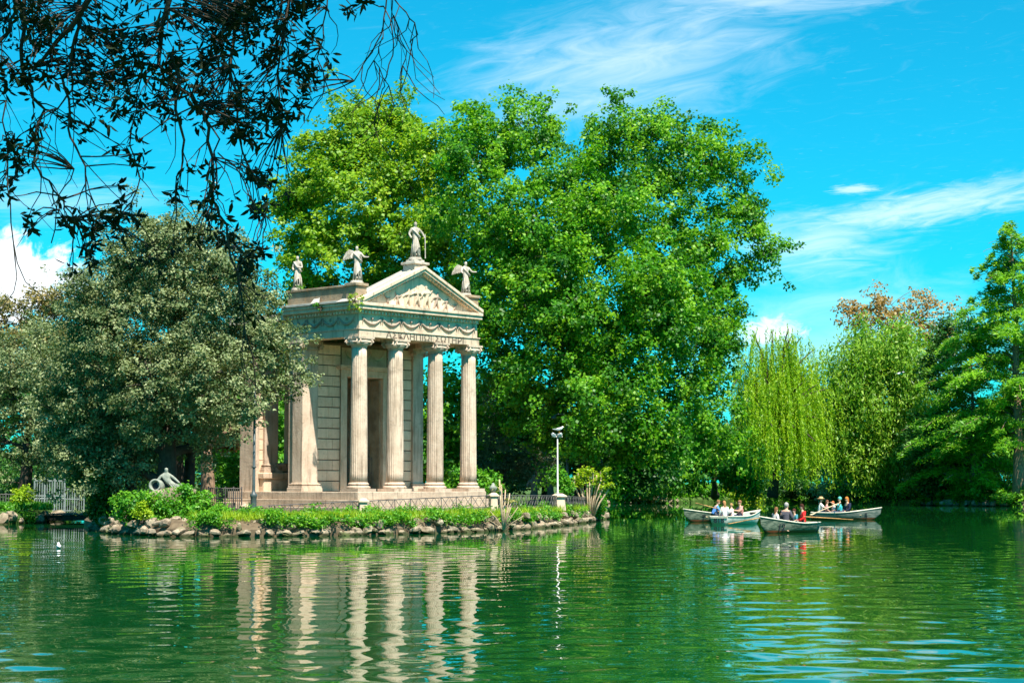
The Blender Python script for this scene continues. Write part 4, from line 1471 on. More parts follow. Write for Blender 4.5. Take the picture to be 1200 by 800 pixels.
# shrubs ------------------------------------------------------------
sh = [
    ('mound_shrub', 'bright green creeping shrub on the mound in front of the reclining statue', 165, 75.6, [(150, 592, 24, 14), (182, 590, 24, 14), (205, 600, 26, 12), (170, 604, 30, 10)], 200, 40, .26, .13, L_shrub, 71),
    ('mound_shrub', 'leafy green shrub between the reclining statue and the temple pier', 235, 76.5, [(232, 588, 16, 16), (250, 600, 18, 10), (220, 606, 22, 8), (215, 575, 10, 10)], 130, 40, .25, .13, L_shrub, 72),
    ('ivy_mass', 'dark ivy hanging down to the water at the shaded end of the island', 118, 81, [(118, 560, 13, 24), (114, 596, 12, 20), (124, 605, 12, 12), (128, 575, 12, 20)], 190, 40, .3, .16, L_deep, 70),
    ('flowering_shrub', 'yellow green flowering clump at the foot of the statue mound', 165, 74.4, [(164, 598, 10, 8), (172, 602, 8, 6)], 34, 28, .18, .11, L_lime, 73),
    ('bank_shrub', 'round yellow green bush on the left bank beside the iron gate', 27, 99.5, [(27, 580, 12, 11), (22, 588, 9, 7)], 60, 34, .3, .15, L_lime, 74),
    ('bank_shrub', 'low green leafy plants at the left edge of the bank', 12, 97, [(5, 600, 14, 7), (20, 603, 12, 6), (33, 606, 9, 6)], 80, 34, .25, .14, L_shrub, 75),
    ('corner_shrub', 'green leafy shrub around the foot of the pollarded stems at the island tip', 690, 103.5, [(690, 598, 15, 10), (703, 590, 10, 16), (680, 600, 10, 7), (697, 575, 10, 14)], 130, 36, .26, .16, L_shrub, 76),
    ('fence_bush', 'bright green bush beside the white lamp post', 658, 97.5, [(655, 560, 10, 12), (662, 570, 8, 10)], 50, 34, .3, .17, L_shrub, 77),
    ('shore_bush', 'pale flowering bush on the far shore beside the island tip', 745, 191, [(735, 577, 14, 9), (755, 574, 14, 11), (770, 580, 10, 7)], 100, 30, .6, .28, L_blossom, 78),
    ('shore_bush', 'bright lime bush on the far shore above the left rowing boats', 868, 199, [(868, 575, 16, 12), (885, 578, 10, 9)], 80, 30, .6, .28, L_lime, 79),
    ('shore_bush', 'white blossoming bush on the far shore above the rightmost rowing boat', 985, 190, [(975, 562, 18, 14), (992, 570, 14, 12), (965, 575, 12, 9)], 120, 30, .55, .26, L_blossom, 80),
    ('shore_bush', 'dark green bush on the far shore under the weeping willow', 925, 195, [(905, 572, 26, 12), (935, 570, 24, 14), (955, 576, 16, 9)], 140, 34, .6, .28, L_deep, 81),
    ('shore_bush', 'dry yellowish bush at the foot of the weeping tree', 1085, 181, [(1085, 560, 20, 16), (1100, 570, 14, 10), (1070, 568, 12, 12)], 110, 30, .55, .26, L_dry, 82),
    ('shore_bush', 'lime green feathery bush on the far shore below the cypress', 1145, 172, [(1130, 560, 16, 12), (1150, 556, 16, 14), (1138, 572, 16, 8)], 120, 34, .5, .26, L_conif, 83),
    ('shore_bush', 'small round green bush at the foot of the cypress trunk', 1178, 165.5, [(1178, 582, 12, 6)], 40, 30, .35, .2, L_shrub, 84),
    ('shore_bush', 'dark bush on the far shore between the weeping tree and the boats', 1030, 188, [(1010, 575, 22, 10), (1040, 574, 22, 10)], 110, 34, .6, .28, L_deep, 85),
    ('temple_bush', 'green bush between the pier and the tree at the temple side', 272, 92, [(270, 560, 16, 30), (262, 580, 16, 18)], 120, 40, .4, .18, L_shrub, 86),
    ('reddish_shrub', 'reddish leaved shrub in the gap between the oak and the temple pier', 268, 97, [(268, 510, 14, 22), (262, 490, 12, 12)], 70, 36, .4, .2, L_red, 87),
    ('temple_bush', 'green bush between the two rightmost columns behind the temple', 540, 104, [(535, 575, 22, 12), (570, 570, 22, 16), (545, 555, 16, 14)], 130, 38, .4, .2, L_shrub, 88),
    ('bay_bush', 'bright green bush seen through the open side bay of the temple', 330, 108, [(330, 490, 20, 50), (330, 545, 22, 20)], 150, 40, .45, .22, L_shrub, 89),
]
for (nm, lbx, px, Y, ls, n, per, spd, lf, mt, sd) in sh:
    lo = lobes_from_px(ls, Y)
    shrub(nm, lbx, B(px, Y, .6), lo, n, per, spd, lf, .6, mt, sd)

# ground cover of the island garden and the banks: one mass each
g = np.random.default_rng(90)


def ground_cover(name, label, pts, mat, seed, hgt=(.15, .45), leaf=.2, per=12):
    """tufts of upright leaves"""
    g = np.random.default_rng(seed)
    P = np.repeat(np.array(pts), per, 0)
    m = len(P)
    az_ = g.uniform(0, 6.28, m)
    out = np.stack([np.cos(az_), np.sin(az_), np.zeros(m)], 1)
    h = g.uniform(*hgt, m)
    Q = P + out * g.uniform(.02, .22, m)[:, None] + np.stack([np.zeros(m), np.zeros(m), h * .5], 1)
    Tn = out * g.uniform(.2, .9, m)[:, None] + np.array([0, 0, 1.0])
    N = out + g.normal(size=(m, 3)) * .4 + np.array([0, 0, .4])
    V, F = leaf_quads(Q, N, Tn, h * 1.1, leaf * g.uniform(.3, .6, m))
    t = np.clip(np.repeat(g.random(len(pts)), per) * .6 + g.uniform(0, .4, m), 0, 1)
    return tag(link(name, np_mesh(name, V, F, t), mat), label, 'plants', kind='stuff')


def strip(pxs, y_off, n, zb):
    out = []
    for k in range(n):
        px = g.uniform(*pxs)
        ys = np.interp(px, [p for p, y in isl_px[:17]], [y for p, y in isl_px[:17]])
        Y = ys + g.uniform(*y_off)
        out.append((GX(px, Y), Y, zb + g.uniform(-.05, .08)))
    return out


def strip_patchy(pxs, y_off, n, zb):
    out = []
    for p in strip(pxs, y_off, n * 2, zb):
        f = math.sin(p[0] * 1.9) + math.sin(p[0] * .83 + p[1] * 1.3) + math.sin(p[0] * 4.1 + 2) * .6
        if f > -1.0 and len(out) < n:
            p = (p[0], p[1], p[2] + .10 * math.sin(p[0] * 2.3 + p[1]) + .08 * math.sin(p[0] * 5.1))
            out.append(p)
    return out


gp = np.array(strip_patchy((225, 680), (-.1, 4.2), 2600, .58))
gp[:, 2] += g.uniform(-.12, .18, len(gp))
gp = np.concatenate([gp, np.array(strip_patchy((255, 680), (2.4, 4.4), 180, .92)), np.array(strip_patchy((225, 690), (-.15, 1.3), 420, .50))])
V, F, t = leaves_on(gp, np.tile([0, 0, 1.0], (len(gp), 1)), 22, .26, .12, .5, 91, .7, .4, .75, 0, .7)
tag(link('garden_plants', np_mesh('garden_plants', V, F, t), L_shrub), 'bright green leafy plants carpeting the island between the rocks and the fence', 'plants', kind='stuff')
ground_cover('garden_grass', 'yellow green grass tufts along the rock edge of the island', strip((225, 690), (.3, 3.2), 1100, .60), L_lime, 92, (.1, .42), .06)
pts = [(GX(px, 99 + dy), 99 + dy, .66) for px, dy in zip(g.uniform(-40, 60, 260), g.uniform(-1.5, 4, 260))]
ground_cover('bank_plants', 'leafy green plants carpeting the left bank by the gate', pts, L_shrub, 93, (.2, .5))
pts = []
for k in range(900):
    px = g.uniform(700, 1230)
    ys = np.interp(px, [p for p, y in far_px[10:20]], [y for p, y in far_px[10:20]])
    Y = ys + g.uniform(.8, 7)
    pts.append((GX(px, Y), Y, .68))
lo = []
for k in range(86):
    px_ = 690 + k * 6.3
    ys = float(np.interp(px_, [p for p, y in far_px[10:20]], [y for p, y in far_px[10:20]]))
    yy = ys + g.uniform(-.2, 2.0)
    c = Vector((GX(px_, yy), yy, .25 + g.uniform(.1, 1.3)))
    lo.append((np.array(c), np.array([1.3, 1.0, g.uniform(.7, 1.7)])))
P, D = clumps(lo, 1700, .5, .4, .1, 95)
V, F, t = leaves_on(P, D, 17, .5, .33, .6, 96)
tag(link('shore_undergrowth', np_mesh('shore_undergrowth', V, F, t), L_plane), 'tangled dark green undergrowth hanging over the far water edge', 'undergrowth', kind='stuff')
ground_cover('shore_plants', 'low green growth along the far shore', pts, L_deep, 94, (.25, .8), .4)

lo = []
for k in range(46):
    px_ = -60 + k * 8.5
    yy = 113 + g.uniform(-4, 12)
    c = Vector((GX(px_, yy), yy, .7 + g.uniform(.4, 2.6)))
    lo.append((np.array(c), np.array([1.5, 1.2, g.uniform(1.0, 1.8)])))
P, D = clumps(lo, 900, .5, .3, .05, 97)
V, F, t = leaves_on(P, D, 30, .55, .24, .6, 98)
tag(link('left_undergrowth', np_mesh('left_undergrowth', V, F, t), L_deep), 'dark undergrowth filling the shade beneath the holm oaks', 'undergrowth', kind='stuff')
# pruned pale stems at the water's edge and pollarded shrub at the tip
def stem_plant(name, label, p, stems, leaf_at, mat, sd, cat='shrub'):
    g = np.random.default_rng(sd)
    root = empty(name, p)
    for (pts, r0, r1) in stems:
        pts = [np.array(q, float) for q in pts]
        MB().tube(pts, list(np.linspace(r0, r1, len(pts))), 6).build('stem', dry_stem, root, smooth=True)
    if leaf_at:
        P = np.array([q for q, r in leaf_at])
        D = np.tile(np.array([0, 0, 1.0]), (len(P), 1))
        V, F, t = leaves_on(P, D, 26, .3, .17, .6, sd)
        link('leaves', np_mesh('leaves', V, F, t), mat, root)
    tag(root, label, cat)


s_ = 80.6 / FPX
sp_ = W(590, 618, 80.6)
gg = random.Random(5)
st = []
for (dx, h, lean, r) in ((-6, 56, 0, .09), (2, 44, 2, .07), (12, 36, 10, .07), (6, 30, 14, .05), (-2, 50, -3, .06), (16, 24, 14, .05), (-14, 20, -16, .04), (-22, 12, -18, .035), (22, 14, 20, .035), (8, 40, 3, .06)):
    r *= .6
    st.append(([(0, 0, -.1), ((dx * .5) * s_, gg.uniform(-.1, .1), h * .45 * s_), ((dx * .8 + lean * .3) * s_, gg.uniform(-.15, .15), h * s_)], r, r * .6))
stem_plant('pruned_palm', 'clump of pale pruned stalks standing in front of the rocks', sp_, st, [((-.2, .1, 1.75), 1), ((.3, .1, 1.2), 1)], L_dry, 101)
sp_ = W(690, 603, 102)
s_ = 102 / FPX
st, lf = [], []
for (dx, h, r) in ((-17, 44, .10), (-12, 50, .11), (-8, 47, .09), (-3, 52, .10), (1, 46, .09), (5, 50, .11), (10, 46, .10), (14, 50, .09), (20, 52, .09), (-14, 36, .08), (23, 36, .10), (17, 40, .08)):
    r *= .55
    st.append(([(dx * .25 * s_, 0, -.1), (dx * .55 * s_, gg.uniform(-.2, .2), h * .4 * s_), (dx * s_, gg.uniform(-.3, .3), h * .8 * s_), ((dx * 1.05 + gg.uniform(-2, 2)) * s_, gg.uniform(-.3, .3), h * s_)], r, r * .75))
    for q in range(4):
        lf.append(((dx * 1.02 * s_ + gg.uniform(-.2, .2), gg.uniform(-.3, .3), (h + gg.uniform(-9, 3)) * s_), 1))
stem_plant('pollarded_shrub', 'pollarded shrub with pale upright stems and yellow tips at the island tip', sp_, st, lf, L_lime, 102)

# ------------------------------------------------------------------ overhanging tree above the photographer
def overhang():
    g = np.random.default_rng(111)
    base = np.array([-7.4, 9.0, .45])
    root = empty('overhanging_tree', base)
    mb = MB()
    crotch = np.array([-6.6, 9.3, 6.2])
    mb.tube(curve_pts(base, crotch, 8, (.03, 0, 0), g, .05), np.linspace(.42, .30, 8), 12)

    def pxl(pts, Y0, Y1):
        n = len(pts)
        return [np.array(W(px, py, Y0 + (Y1 - Y0) * i / max(1, n - 1))) for i, (px, py) in enumerate(pts)]
    main = [
        ([(-40, -60), (8, -20), (30, 20), (55, 30)], .05, 12.6, 12.0), ([(30, -40), (28, 30), (24, 70), (34, 105), (50, 130), (42, 160), (40, 190), (55, 215), (75, 235), (88, 256)], .028, 12.2, 12.4),
        ([(120, -40), (100, 10), (75, 40), (50, 70), (38, 80)], .05, 11.8, 12.3), ([(95, -30), (92, 30), (82, 70), (85, 105), (68, 127)], .03, 12, 12.2),
        ([(70, 90), (80, 130), (82, 160), (98, 195), (100, 225), (118, 250)], .018, 12.2, 12.1), ([(205, -40), (195, 10), (188, 40), (186, 75), (205, 95), (225, 115), (235, 135)], .04, 11.6, 11.9),
        ([(200, 60), (210, 95), (206, 130), (215, 165), (212, 200), (206, 222)], .025, 11.8, 12), ([(225, 110), (245, 150), (248, 200), (252, 235), (262, 262), (272, 300), (282, 350), (290, 395), (300, 455)], .024, 11.7, 12.4),
        ([(345, -40), (335, 20), (330, 60), (325, 100), (330, 150)], .022, 12.4, 12.2), ([(280, -40), (275, 30), (268, 80), (280, 110), (278, 160), (300, 210)], .026, 12.2, 12),
        ([(238, 130), (255, 165), (250, 210), (235, 225)], .014, 12, 12), ([(455, -40), (452, 10), (446, 40), (430, 70), (415, 95)], .012, 12.5, 12.6), ([(452, 10), (462, 50), (452, 90), (448, 105)], .009, 12.5, 12.4),
        ([(455, -10), (475, 15), (490, 35), (480, 50)], .009, 12.5, 12.5), ([(385, -30), (380, 30), (372, 70), (385, 105)], .010, 12.3, 12.3), ([(5, 120), (8, 180), (10, 240), (18, 308)], .010, 12.2, 12.2),
        ([(-20, 60), (10, 40), (20, 0), (30, -30)], .03, 11.9, 12.3), ([(88, 200), (70, 230), (60, 285)], .008, 12, 12), ([(160, 40), (165, 110), (150, 170), (165, 210), (152, 250)], .010, 11.9, 12),
        ([(255, 180), (280, 200), (300, 240), (318, 260)], .010, 12, 12), ([(445, 45), (440, 70), (455, 100), (440, 130)], .006, 12.5, 12.5), ([(460, 20), (478, 60), (470, 85)], .006, 12.4, 12.4)]
    nodes = []
    for (pts, r, y0, y1) in main:
        w = pxl(pts, y0, y1)
        # smooth a little
        q = []
        for i in range(len(w) - 1):
            for t in (0, .34, .67):
                q.append(w[i] * (1 - t) + w[i + 1] * t + g.normal(size=3) * .008)
        q.append(w[-1])
        r *= .52
        mb.tube(q, np.linspace(r, max(.004, r * .35), len(q)), 6)
        nodes += q
    for (px, Y) in ((10, 12.4), (110, 11.8), (205, 11.7), (280, 12.2), (345, 12.4), (455, 12.5)):   # limbs out of the picture that carry them
        e = np.array(W(px, -40, Y))
        mb.tube(curve_pts(crotch, e + np.array([0, 0, .05]), 9, (0, 0, .16), g, .08), np.linspace(.14, .03, 9), 8)
    nodes = np.array(nodes)
    # whorls of leaves: (px, py, rx, ry, count)
    areas = [(110, 40, 85, 45, 95), (210, 60, 70, 60, 80), (300, 50, 65, 50, 95), (330, 15, 70, 22, 45), (350, 95, 25, 40, 36), (15, 60, 35, 60, 55), (8, 150, 22, 70, 36), (8, 215, 20, 30, 14), (115, 100, 40, 30, 28), (205, 110, 50, 35, 42),
             (265, 130, 40, 35, 36), (295, 160, 25, 45, 26), (305, 230, 22, 30, 22), (110, 260, 45, 22, 22), (130, 295, 45, 22, 22), (175, 190, 28, 20, 14), (165, 130, 25, 25, 10), (345, 145, 14, 12, 8), (110, 150, 15, 25, 10), (225, 205, 22, 25, 12),
             (260, 265, 25, 30, 16), (285, 320, 16, 50, 22), (60, 40, 40, 30, 24), (390, 5, 30, 10, 12), (180, 20, 30, 25, 28), (250, 20, 40, 25, 36), (130, 60, 30, 25, 24), (60, 250, 30, 18, 10), (220, 290, 20, 12, 6), (25, 110, 20, 40, 14), (240, 90, 40, 40, 26)]
    Q, N, Tn, L = [], [], [], []
    for (ax, ay, rx, ry, cnt) in areas:
        for k in range(int(cnt * .78)):
            if k % 3 == 0:
                pcx, pcy, Yc = ax + g.uniform(-1, 1) * rx, ay + g.uniform(-1, 1) * ry, g.uniform(11.3, 13.1)
            px, py = pcx + g.normal(0, 9), pcy + g.normal(0, 9)
            Y = Yc + g.normal(0, .06)
            c = np.array(W(px, py, Y))
            d = np.linalg.norm(nodes - c - np.array([0, 0, .12]), axis=1)
            j = int(np.argmin(d))
            if d[j] > .5:
                c = nodes[j] + (c - nodes[j]) * (.5 / d[j])
            tw = curve_pts(nodes[j], c, 5, (0, 0, .05), g, .12)
            mb.tube(tw, np.linspace(.0055, .0028, 5), 4, cap=False)
            ax_d = unit(tw[-1] - tw[-2]) + np.array([0, 0, -.35])
            n = g.integers(5, 10)
            for q in range(n):
                a = 2 * math.pi * q / n + g.uniform(-.4, .4)
                e1 = unit(np.cross(ax_d, np.array([.3, 1, .2])))
                e2 = unit(np.cross(ax_d, e1))
                dv = unit(e1 * math.cos(a) + e2 * math.sin(a) + unit(ax_d) * g.uniform(.1, .9) + g.normal(size=3) * .15)
                ll = g.uniform(.052, .09)
                Q.append(c + dv * ll * .55 + g.normal(size=3) * .012)
                Tn.append(dv)
                N.append(np.cross(dv, np.cross(unit(ax_d), dv)) + g.normal(size=3) * .35)
                L.append(ll)
    # fine hanging twigs without leaves
    for k in range(110):
        j = g.integers(0, len(nodes))
        s = nodes[j]
        ln = g.uniform(.15, .75)
        pts = [s]
        dv = np.array([g.normal(0, .22), g.normal(0, .15), -1.0])
        for q in range(5):
            pts.append(pts[-1] + unit(dv) * ln / 5)
            dv = dv + g.normal(size=3) * np.array([.45, .3, .1])
        mb.tube(pts, np.linspace(.004, .0018, 6), 4, cap=False)
    Q, N, Tn, L = map(np.array, (Q, N, Tn, L))
    # six-sided lance leaf: two quads folded along the midrib
    N = unit(N)
    Tn = unit(Tn - N * np.sum(Tn * N, -1, keepdims=True))
    Bn = np.cross(N, Tn)
    Lc = L[:, None]
    wd = Lc * g.uniform(.25, .36, (len(L), 1))
    p0 = Q - Tn * Lc * .5
    p1 = Q + Tn * Lc * .5 - N * Lc * .10
    m0 = Q - Tn * Lc * .12
    m1 = Q + Tn * Lc * .22 - N * Lc * .03
    l0, l1 = m0 + Bn * wd * .5 + N * wd * .15, m1 + Bn * wd * .42 + N * wd * .12
    r0, r1 = m0 - Bn * wd * .5 + N * wd * .15, m1 - Bn * wd * .42 + N * wd * .12
    V = np.stack([p0, l0, l1, p1, r1, r0], 1).reshape(-1, 3)
    b = np.arange(len(Q))[:, None] * 6
    F = np.concatenate([b + np.array([[0, 1, 2, 3]]), b + np.array([[0, 3, 4, 5]])])
    t = g.random(len(Q))
    # dense crown above the frame, which shades the hanging sprays
    lobes = [(np.array([x, y, z]), np.array(r)) for x, y, z, r in
             ((-5.5, 8.5, 8.6, (3.2, 3.4, 2.0)), (-2.6, 9.0, 8.4, (2.8, 3.2, 1.8)), (.2, 9.2, 8.6, (2.4, 3.0, 1.6)), (-3.5, 11.5, 7.6, (2.8, 1.6, 1.3)), (-1.0, 11.3, 7.6, (2.2, 1.6, 1.2)), (-8.5, 9.0, 8.6, (2.6, 3.2, 2.0)),
              (-4, 6.5, 9.0, (3.2, 2.6, 1.8)), (-1, 7.0, 9.0, (2.6, 2.4, 1.6)), (-4.5, 9.5, 10.0, (4.0, 3.5, 1.5)))]
    P, D = clumps(lobes, 950, .5, .2, .05, 112, 6.7)
    V2, F2, t2 = leaves_on(P, D, 26, .5, .15, .4, 113)
    Vall = np.concatenate([V, V2]) - base
    Fall = np.concatenate([F, F2 + len(V)])
    tall = np.concatenate([np.tile(t, 2), t2])
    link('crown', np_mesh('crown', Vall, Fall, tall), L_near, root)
    mb.v = [tuple(np.array(v) - base) for v in mb.v]
    mb.build('trunk', bark, root, smooth=True, fix=False)
    tag(root, 'dark overhanging branches with narrow leaves hanging into the sky at upper left', 'tree')


overhang()

# ------------------------------------------------------------------ iron fence on stone pillars
def pillar(px, ptop, pbot, Y, label, w=.42, urn=False):
    a, b = W(px, ptop, Y), W(px, pbot, Y)
    h = a.z - b.z
    root = empty('stone_pillar', (b.x, b.y, b.z - .05), .35)
    MB().frustum((0, 0), w * .92, w * .74, 0, h - .13).build('shaft', travertine, root, bevel=.02)
    MB().box(-w * .53, w * .53, -w * .53, w * .53, h - .129, h - .05).frustum((0, 0), w * .95, w * .5, h - .049, h + .05).build('cap', travertine, root, bevel=.015)
    if urn:
        MB().lathe([(.07, h + .05), (.10, h + .10), (.17, h + .2), (.18, h + .3), (.12, h + .36), (.09, h + .40), (.03, h + .5)], 14).build('finial', grey_marble, root, smooth=True)
    tag(root, label, 'pillar', 'pillars of the iron fence')
    return Vector((b.x, b.y, b.z)), a.z


pl = [pillar(291, 590, 605, 77.5, 'stone pillar at the foot of the grey lamp post by the temple pier', .62),
      pillar(425, 583.5, 603, 79.2, 'stone pillar in front of the nearest temple column', .44),
      pillar(578, 577, 603, 84, 'stone pillar with a finial behind the pale pruned stalks', .42, True),
      pillar(655, 578, 597, 94, 'stone pillar carrying the white floodlight pole', .62),
      pillar(700, 581, 598, 106, 'stone pillar half hidden by the pollarded shrub', .45)]
bar_me = MB().tube([(0, 0, 0), (0, 0, 1)], .013, 5).mesh('bar')
bar_me.materials.append(iron)
names = ['low iron lattice fence between the lamp post pillar and the nearest column', 'low iron lattice fence running along the temple steps', 'low iron lattice fence between the pruned stalks and the floodlight pole',
         'short iron lattice fence behind the pollarded shrub']


def put_bar(parent, a, b, name='bar', r=1.0, me=None):
    a, b = Vector(a), Vector(b)
    d = b - a
    o = link(name, me or bar_me, None, parent, a)
    o.rotation_euler = d.to_track_quat('Z', 'Y').to_euler()
    o.scale = (r, r, d.length)
    return o


for i in range(4):
    (a, za), (b, zb) = pl[i], pl[i + 1]
    za, zb = za - .12, zb - .12
    root = empty('iron_fence', a)
    L = (Vector((b.x, b.y)) - Vector((a.x, a.y))).length
    n = max(3, int(L / .42))
    low = .52

    def at(t, dz):
        return Vector((a.x * (1 - t) + b.x * t, a.y * (1 - t) + b.y * t, za * (1 - t) + zb * t + dz)) - a
    put_bar(root, at(0, 0), at(1, 0), 'rail', 1.7)
    put_bar(root, at(0, -low), at(1, -low), 'rail', 1.5)
    for k in range(n):
        t0, t1 = k / n, (k + 1) / n
        put_bar(root, at(t0, -low), at(t1, 0))
        put_bar(root, at(t0, 0) + Vector((.03, .03, 0)), at(t1, -low) + Vector((.03, .03, 0)))
        if k % 2 == 0:
            put_bar(root, at(t0, -low - .12), at(t0, .03), 'post', 1.4)
    tag(root, names[i], 'fence', 'iron fence panels round the island')


def picket(name, label, px0, px1, ptop, pbot, Y0, Y1, n, mat, rails=(.06, .55, .97), rr=1.0, cat='fence', spikes=True):
    a, b = W(px0, pbot, Y0), W(px1, pbot, Y1)
    h = W(px0, ptop, Y0).z - a.z
    root = empty(name, a)
    me = bar_me.copy()
    me.materials.clear()
    me.materials.append(mat)
    for k in range(n + 1):
        t = k / n
        p = (b - a) * t
        put_bar(root, p, p + Vector((0, 0, h * (1.0 if k % 4 else 1.05))), 'bar', rr * (1.9 if k % 4 == 0 else 1.0), me)
    for z in rails:
        put_bar(root, Vector((0, 0, h * z)), (b - a) + Vector((0, 0, h * z)), 'rail', rr * 1.4, me)
    tag(root, label, cat)
    return root


picket('iron_gate', 'tall pale grey iron gate on the left bank behind the footbridge', 40, 75, 562, 600, 106, 107, 12, pale_iron, (.04, .42, .50, .97), 2.3, 'gate')
picket('iron_fence', 'dark iron picket fence on the left bank beside the round bush', -60, 39, 578, 600, 104, 106, 30, iron, rr=1.6)
picket('iron_fence', 'pale iron picket fence between the gate and the dark trunk', 76, 98, 572, 600, 107, 108, 8, pale_iron, rr=1.8)
picket('iron_fence', 'dark iron railing on the far shore beyond the island tip', 690, 800, 573, 586, 197, 199, 26, iron, rr=2.6, rails=(.08, .95))
picket('iron_fence', 'dark iron picket fence in the shade beside the temple pier', 244, 283, 571, 598, 86, 87, 16, iron, rr=1.4)

# footbridge from the left bank to the island
a = W(58, 603, 99)
root = empty('footbridge', a, 0)
for k in range(10):
    x0 = k * .235
    MB().box(x0, x0 + .225, -.2, 3.2, -.02 + .012 * (k % 3), .07 + .012 * (k % 3)).build('plank', grey_bark, root, bevel=.008)
for yy in (-.12, 2.9):
    MB().box(-.1, 2.5, yy, yy + .18, -.30, -.022).build('beam', bark, root)
tag(root, 'small plank footbridge over the dark channel beside the iron gate', 'bridge')


# ------------------------------------------------------------------ lamp posts
def floodlight_pole():
    Y = 94
    b = W(653.5, 578, Y)
    t = W(653.5, 512, Y)
    h = t.z - b.z
    root = empty('floodlight_pole', b)
    MB().lathe([(.08, 0), (.08, .05), (.045, .07), (.036, h)], 12).build('pole', galv, root, smooth=True)
    for (dx, ang) in ((-.2, .5), (.12, -.4)):
        m = MB().box(-.12, .12, -.08, .08, -.08, .08)
        o = m.build('floodlight', galv, root, bevel=.03, loc=(dx, -.05, h + .12), rot=(.5, ang, ang))
        MB().box(-.10, .10, -.092, -.082, -.065, .065).build('lamp_glass', glass_lamp, o)
    MB().tube([(-.3, 0, h + .02), (.25, 0, h + .02)], .03, 6).build('crossbar', galv, root)
    tag(root, 'slim white pole with floodlights standing on a fence pillar', 'lamp post')
    return t


ft = floodlight_pole()


def dark_post():
    Y = 110
    b, t = B(665, Y, .7), W(665, 488, Y)
    h = t.z - .7
    root = empty('street_lamp', b)
    MB().lathe([(.20, 0), (.20, .25), (.14, .32), (.12, .9), (.085, 1.0), (.06, h)], 12).build('pole', grey_steel, root, smooth=True)
    MB().tube([(0, 0, h - .1), (-.2, 0, h + .12), (-.55, 0, h + .16), (-.8, 0, h + .05)], .035, 6).build('arm', grey_steel, root)
    MB().lathe([(.05, .0), (.16, -.06), (.20, -.16), (.14, -.2)], 12).build('lamp_shade', grey_steel, root, loc=(-.8, 0, h + .06))
    tag(root, 'dark curved-arm lamp post in the shade behind the floodlight pole', 'lamp post')


dark_post()


def left_post():
    Y = 77.0
    b, t = W(297, 604, Y), W(297, 455, Y)
    h = t.z - b.z
    root = empty('street_lamp', b)
    MB().lathe([(.17, -.05), (.17, .1), (.13, .14), (.125, .75), (.15, .80), (.15, .90), (.08, .95), (.065, 1.1), (.05, h)], 14).build('pole', grey_steel, root, smooth=True)
    MB().lathe([(.09, 2.0), (.10, 2.03), (.09, 2.06)], 12).build('collar', grey_steel, root)
    z = W(285, 478, Y).z - b.z
    MB().tube([(0, 0, z + .05), (-.2, 0, z + .12), (-.42, 0, z + .02)], .022, 6).build('bracket', grey_steel, root)
    l = MB().lathe([(.02, .0), (.06, -.04), (.15, -.16), (.16, -.2), (.13, -.22), (.12, -.46), (.08, -.5)], 10).build('lantern', black_mat, root, loc=(-.42, 0, z + .02))
    tag(root, 'grey lamp post with a black hanging lantern beside the temple pier', 'lamp post')


left_post()


# ------------------------------------------------------------------ gulls
gull_white = plain_mat('gull_white', (0.80, 0.80, 0.78), .7, .05)
gull_grey = plain_mat('gull_grey', (0.42, 0.44, 0.46), .7, .1)
beak_mat = plain_mat('gull_beak', (0.7, 0.35, 0.05), .5, .1)


def gull(label, p, rz, pose, s=1.0):
    root = empty('gull', p, rz)
    J = [(-.24, 0, .02, .02, .015), (-.12, 0, .01, .05, .045), (.02, 0, .02, .075, .07), (.12, 0, .05, .06, .055), (.17, 0, .10, .042, .042), (.21, 0, .13, .045, .045), (.26, 0, .125, .018, .018)]
    J = [tuple(v * s for v in j) for j in J]
    link('body', skin_mesh(J, [(i, i + 1) for i in range(6)], 2, 2), gull_white, root)
    MB().tube([(.25 * s, 0, .125 * s), (.31 * s, 0, .115 * s)], [.015 * s, .003 * s], 6).build('beak', beak_mat, root)
    for sg in (-1, 1):
        if pose == 'fly':
            pl_ = [(.10, .04, .03), (.12, .30, .13), (.03, .62, .10), (-.06, .72, .07), (-.03, .50, .09), (-.05, .28, .10), (-.08, .05, .03)]
        else:
            pl_ = [(.10, .066, .05), (.06, .082, .07), (-.10, .066, .05), (-.30, .02, .03), (-.14, .05, .01), (.02, .08, .01)]
        n = len(pl_)
        vs = [(x * s, sg * y * s, z * s) for x, y, z in pl_] + [(x * s, sg * y * s, (z - .014) * s) for x, y, z in pl_]
        fs = [tuple(range(n)), tuple(range(n, 2 * n))[::-1]] + [(i, (i + 1) % n, n + (i + 1) % n, n + i) for i in range(n)]
        MB().add(vs, fs).build('wing', gull_grey, root)
    if pose == 'stand':
        for sg in (-1, 1):
            MB().tube([(.02 * s, sg * .03 * s, -.03 * s), (.03 * s, sg * .03 * s, -.16 * s)], .008 * s, 5).build('leg', beak_mat, root)
    tag(root, label, 'gull', 'gulls about the lake')


gull('white gull floating on the water below the footbridge', W(69, 641, 60) * 1.0 - Vector((0, 0, W(69, 641, 60).z - .03)), 1.9, 'float', 1.0)
gull('white gull perched on top of the floodlight pole', ft + Vector((.05, 0, .38)), .5, 'stand', 1.15)
gull('white gull flying in front of the rounded weeping tree', W(1055, 438, 120), .2, 'fly', 1.0)
gull('white gull flying in the sky behind the hanging branches', W(248, 215, 60), 2.9, 'fly', .8)


# ------------------------------------------------------------------ people
SK = plain_mat('skin', (0.58, 0.34, 0.23), .55, .08)
CLOTH = {}


def cloth(col):
    if col not in CLOTH:
        CLOTH[col] = plain_mat('cloth_%d' % len(CLOTH), col, .85, .15, 9, .1)
    return CLOTH[col]


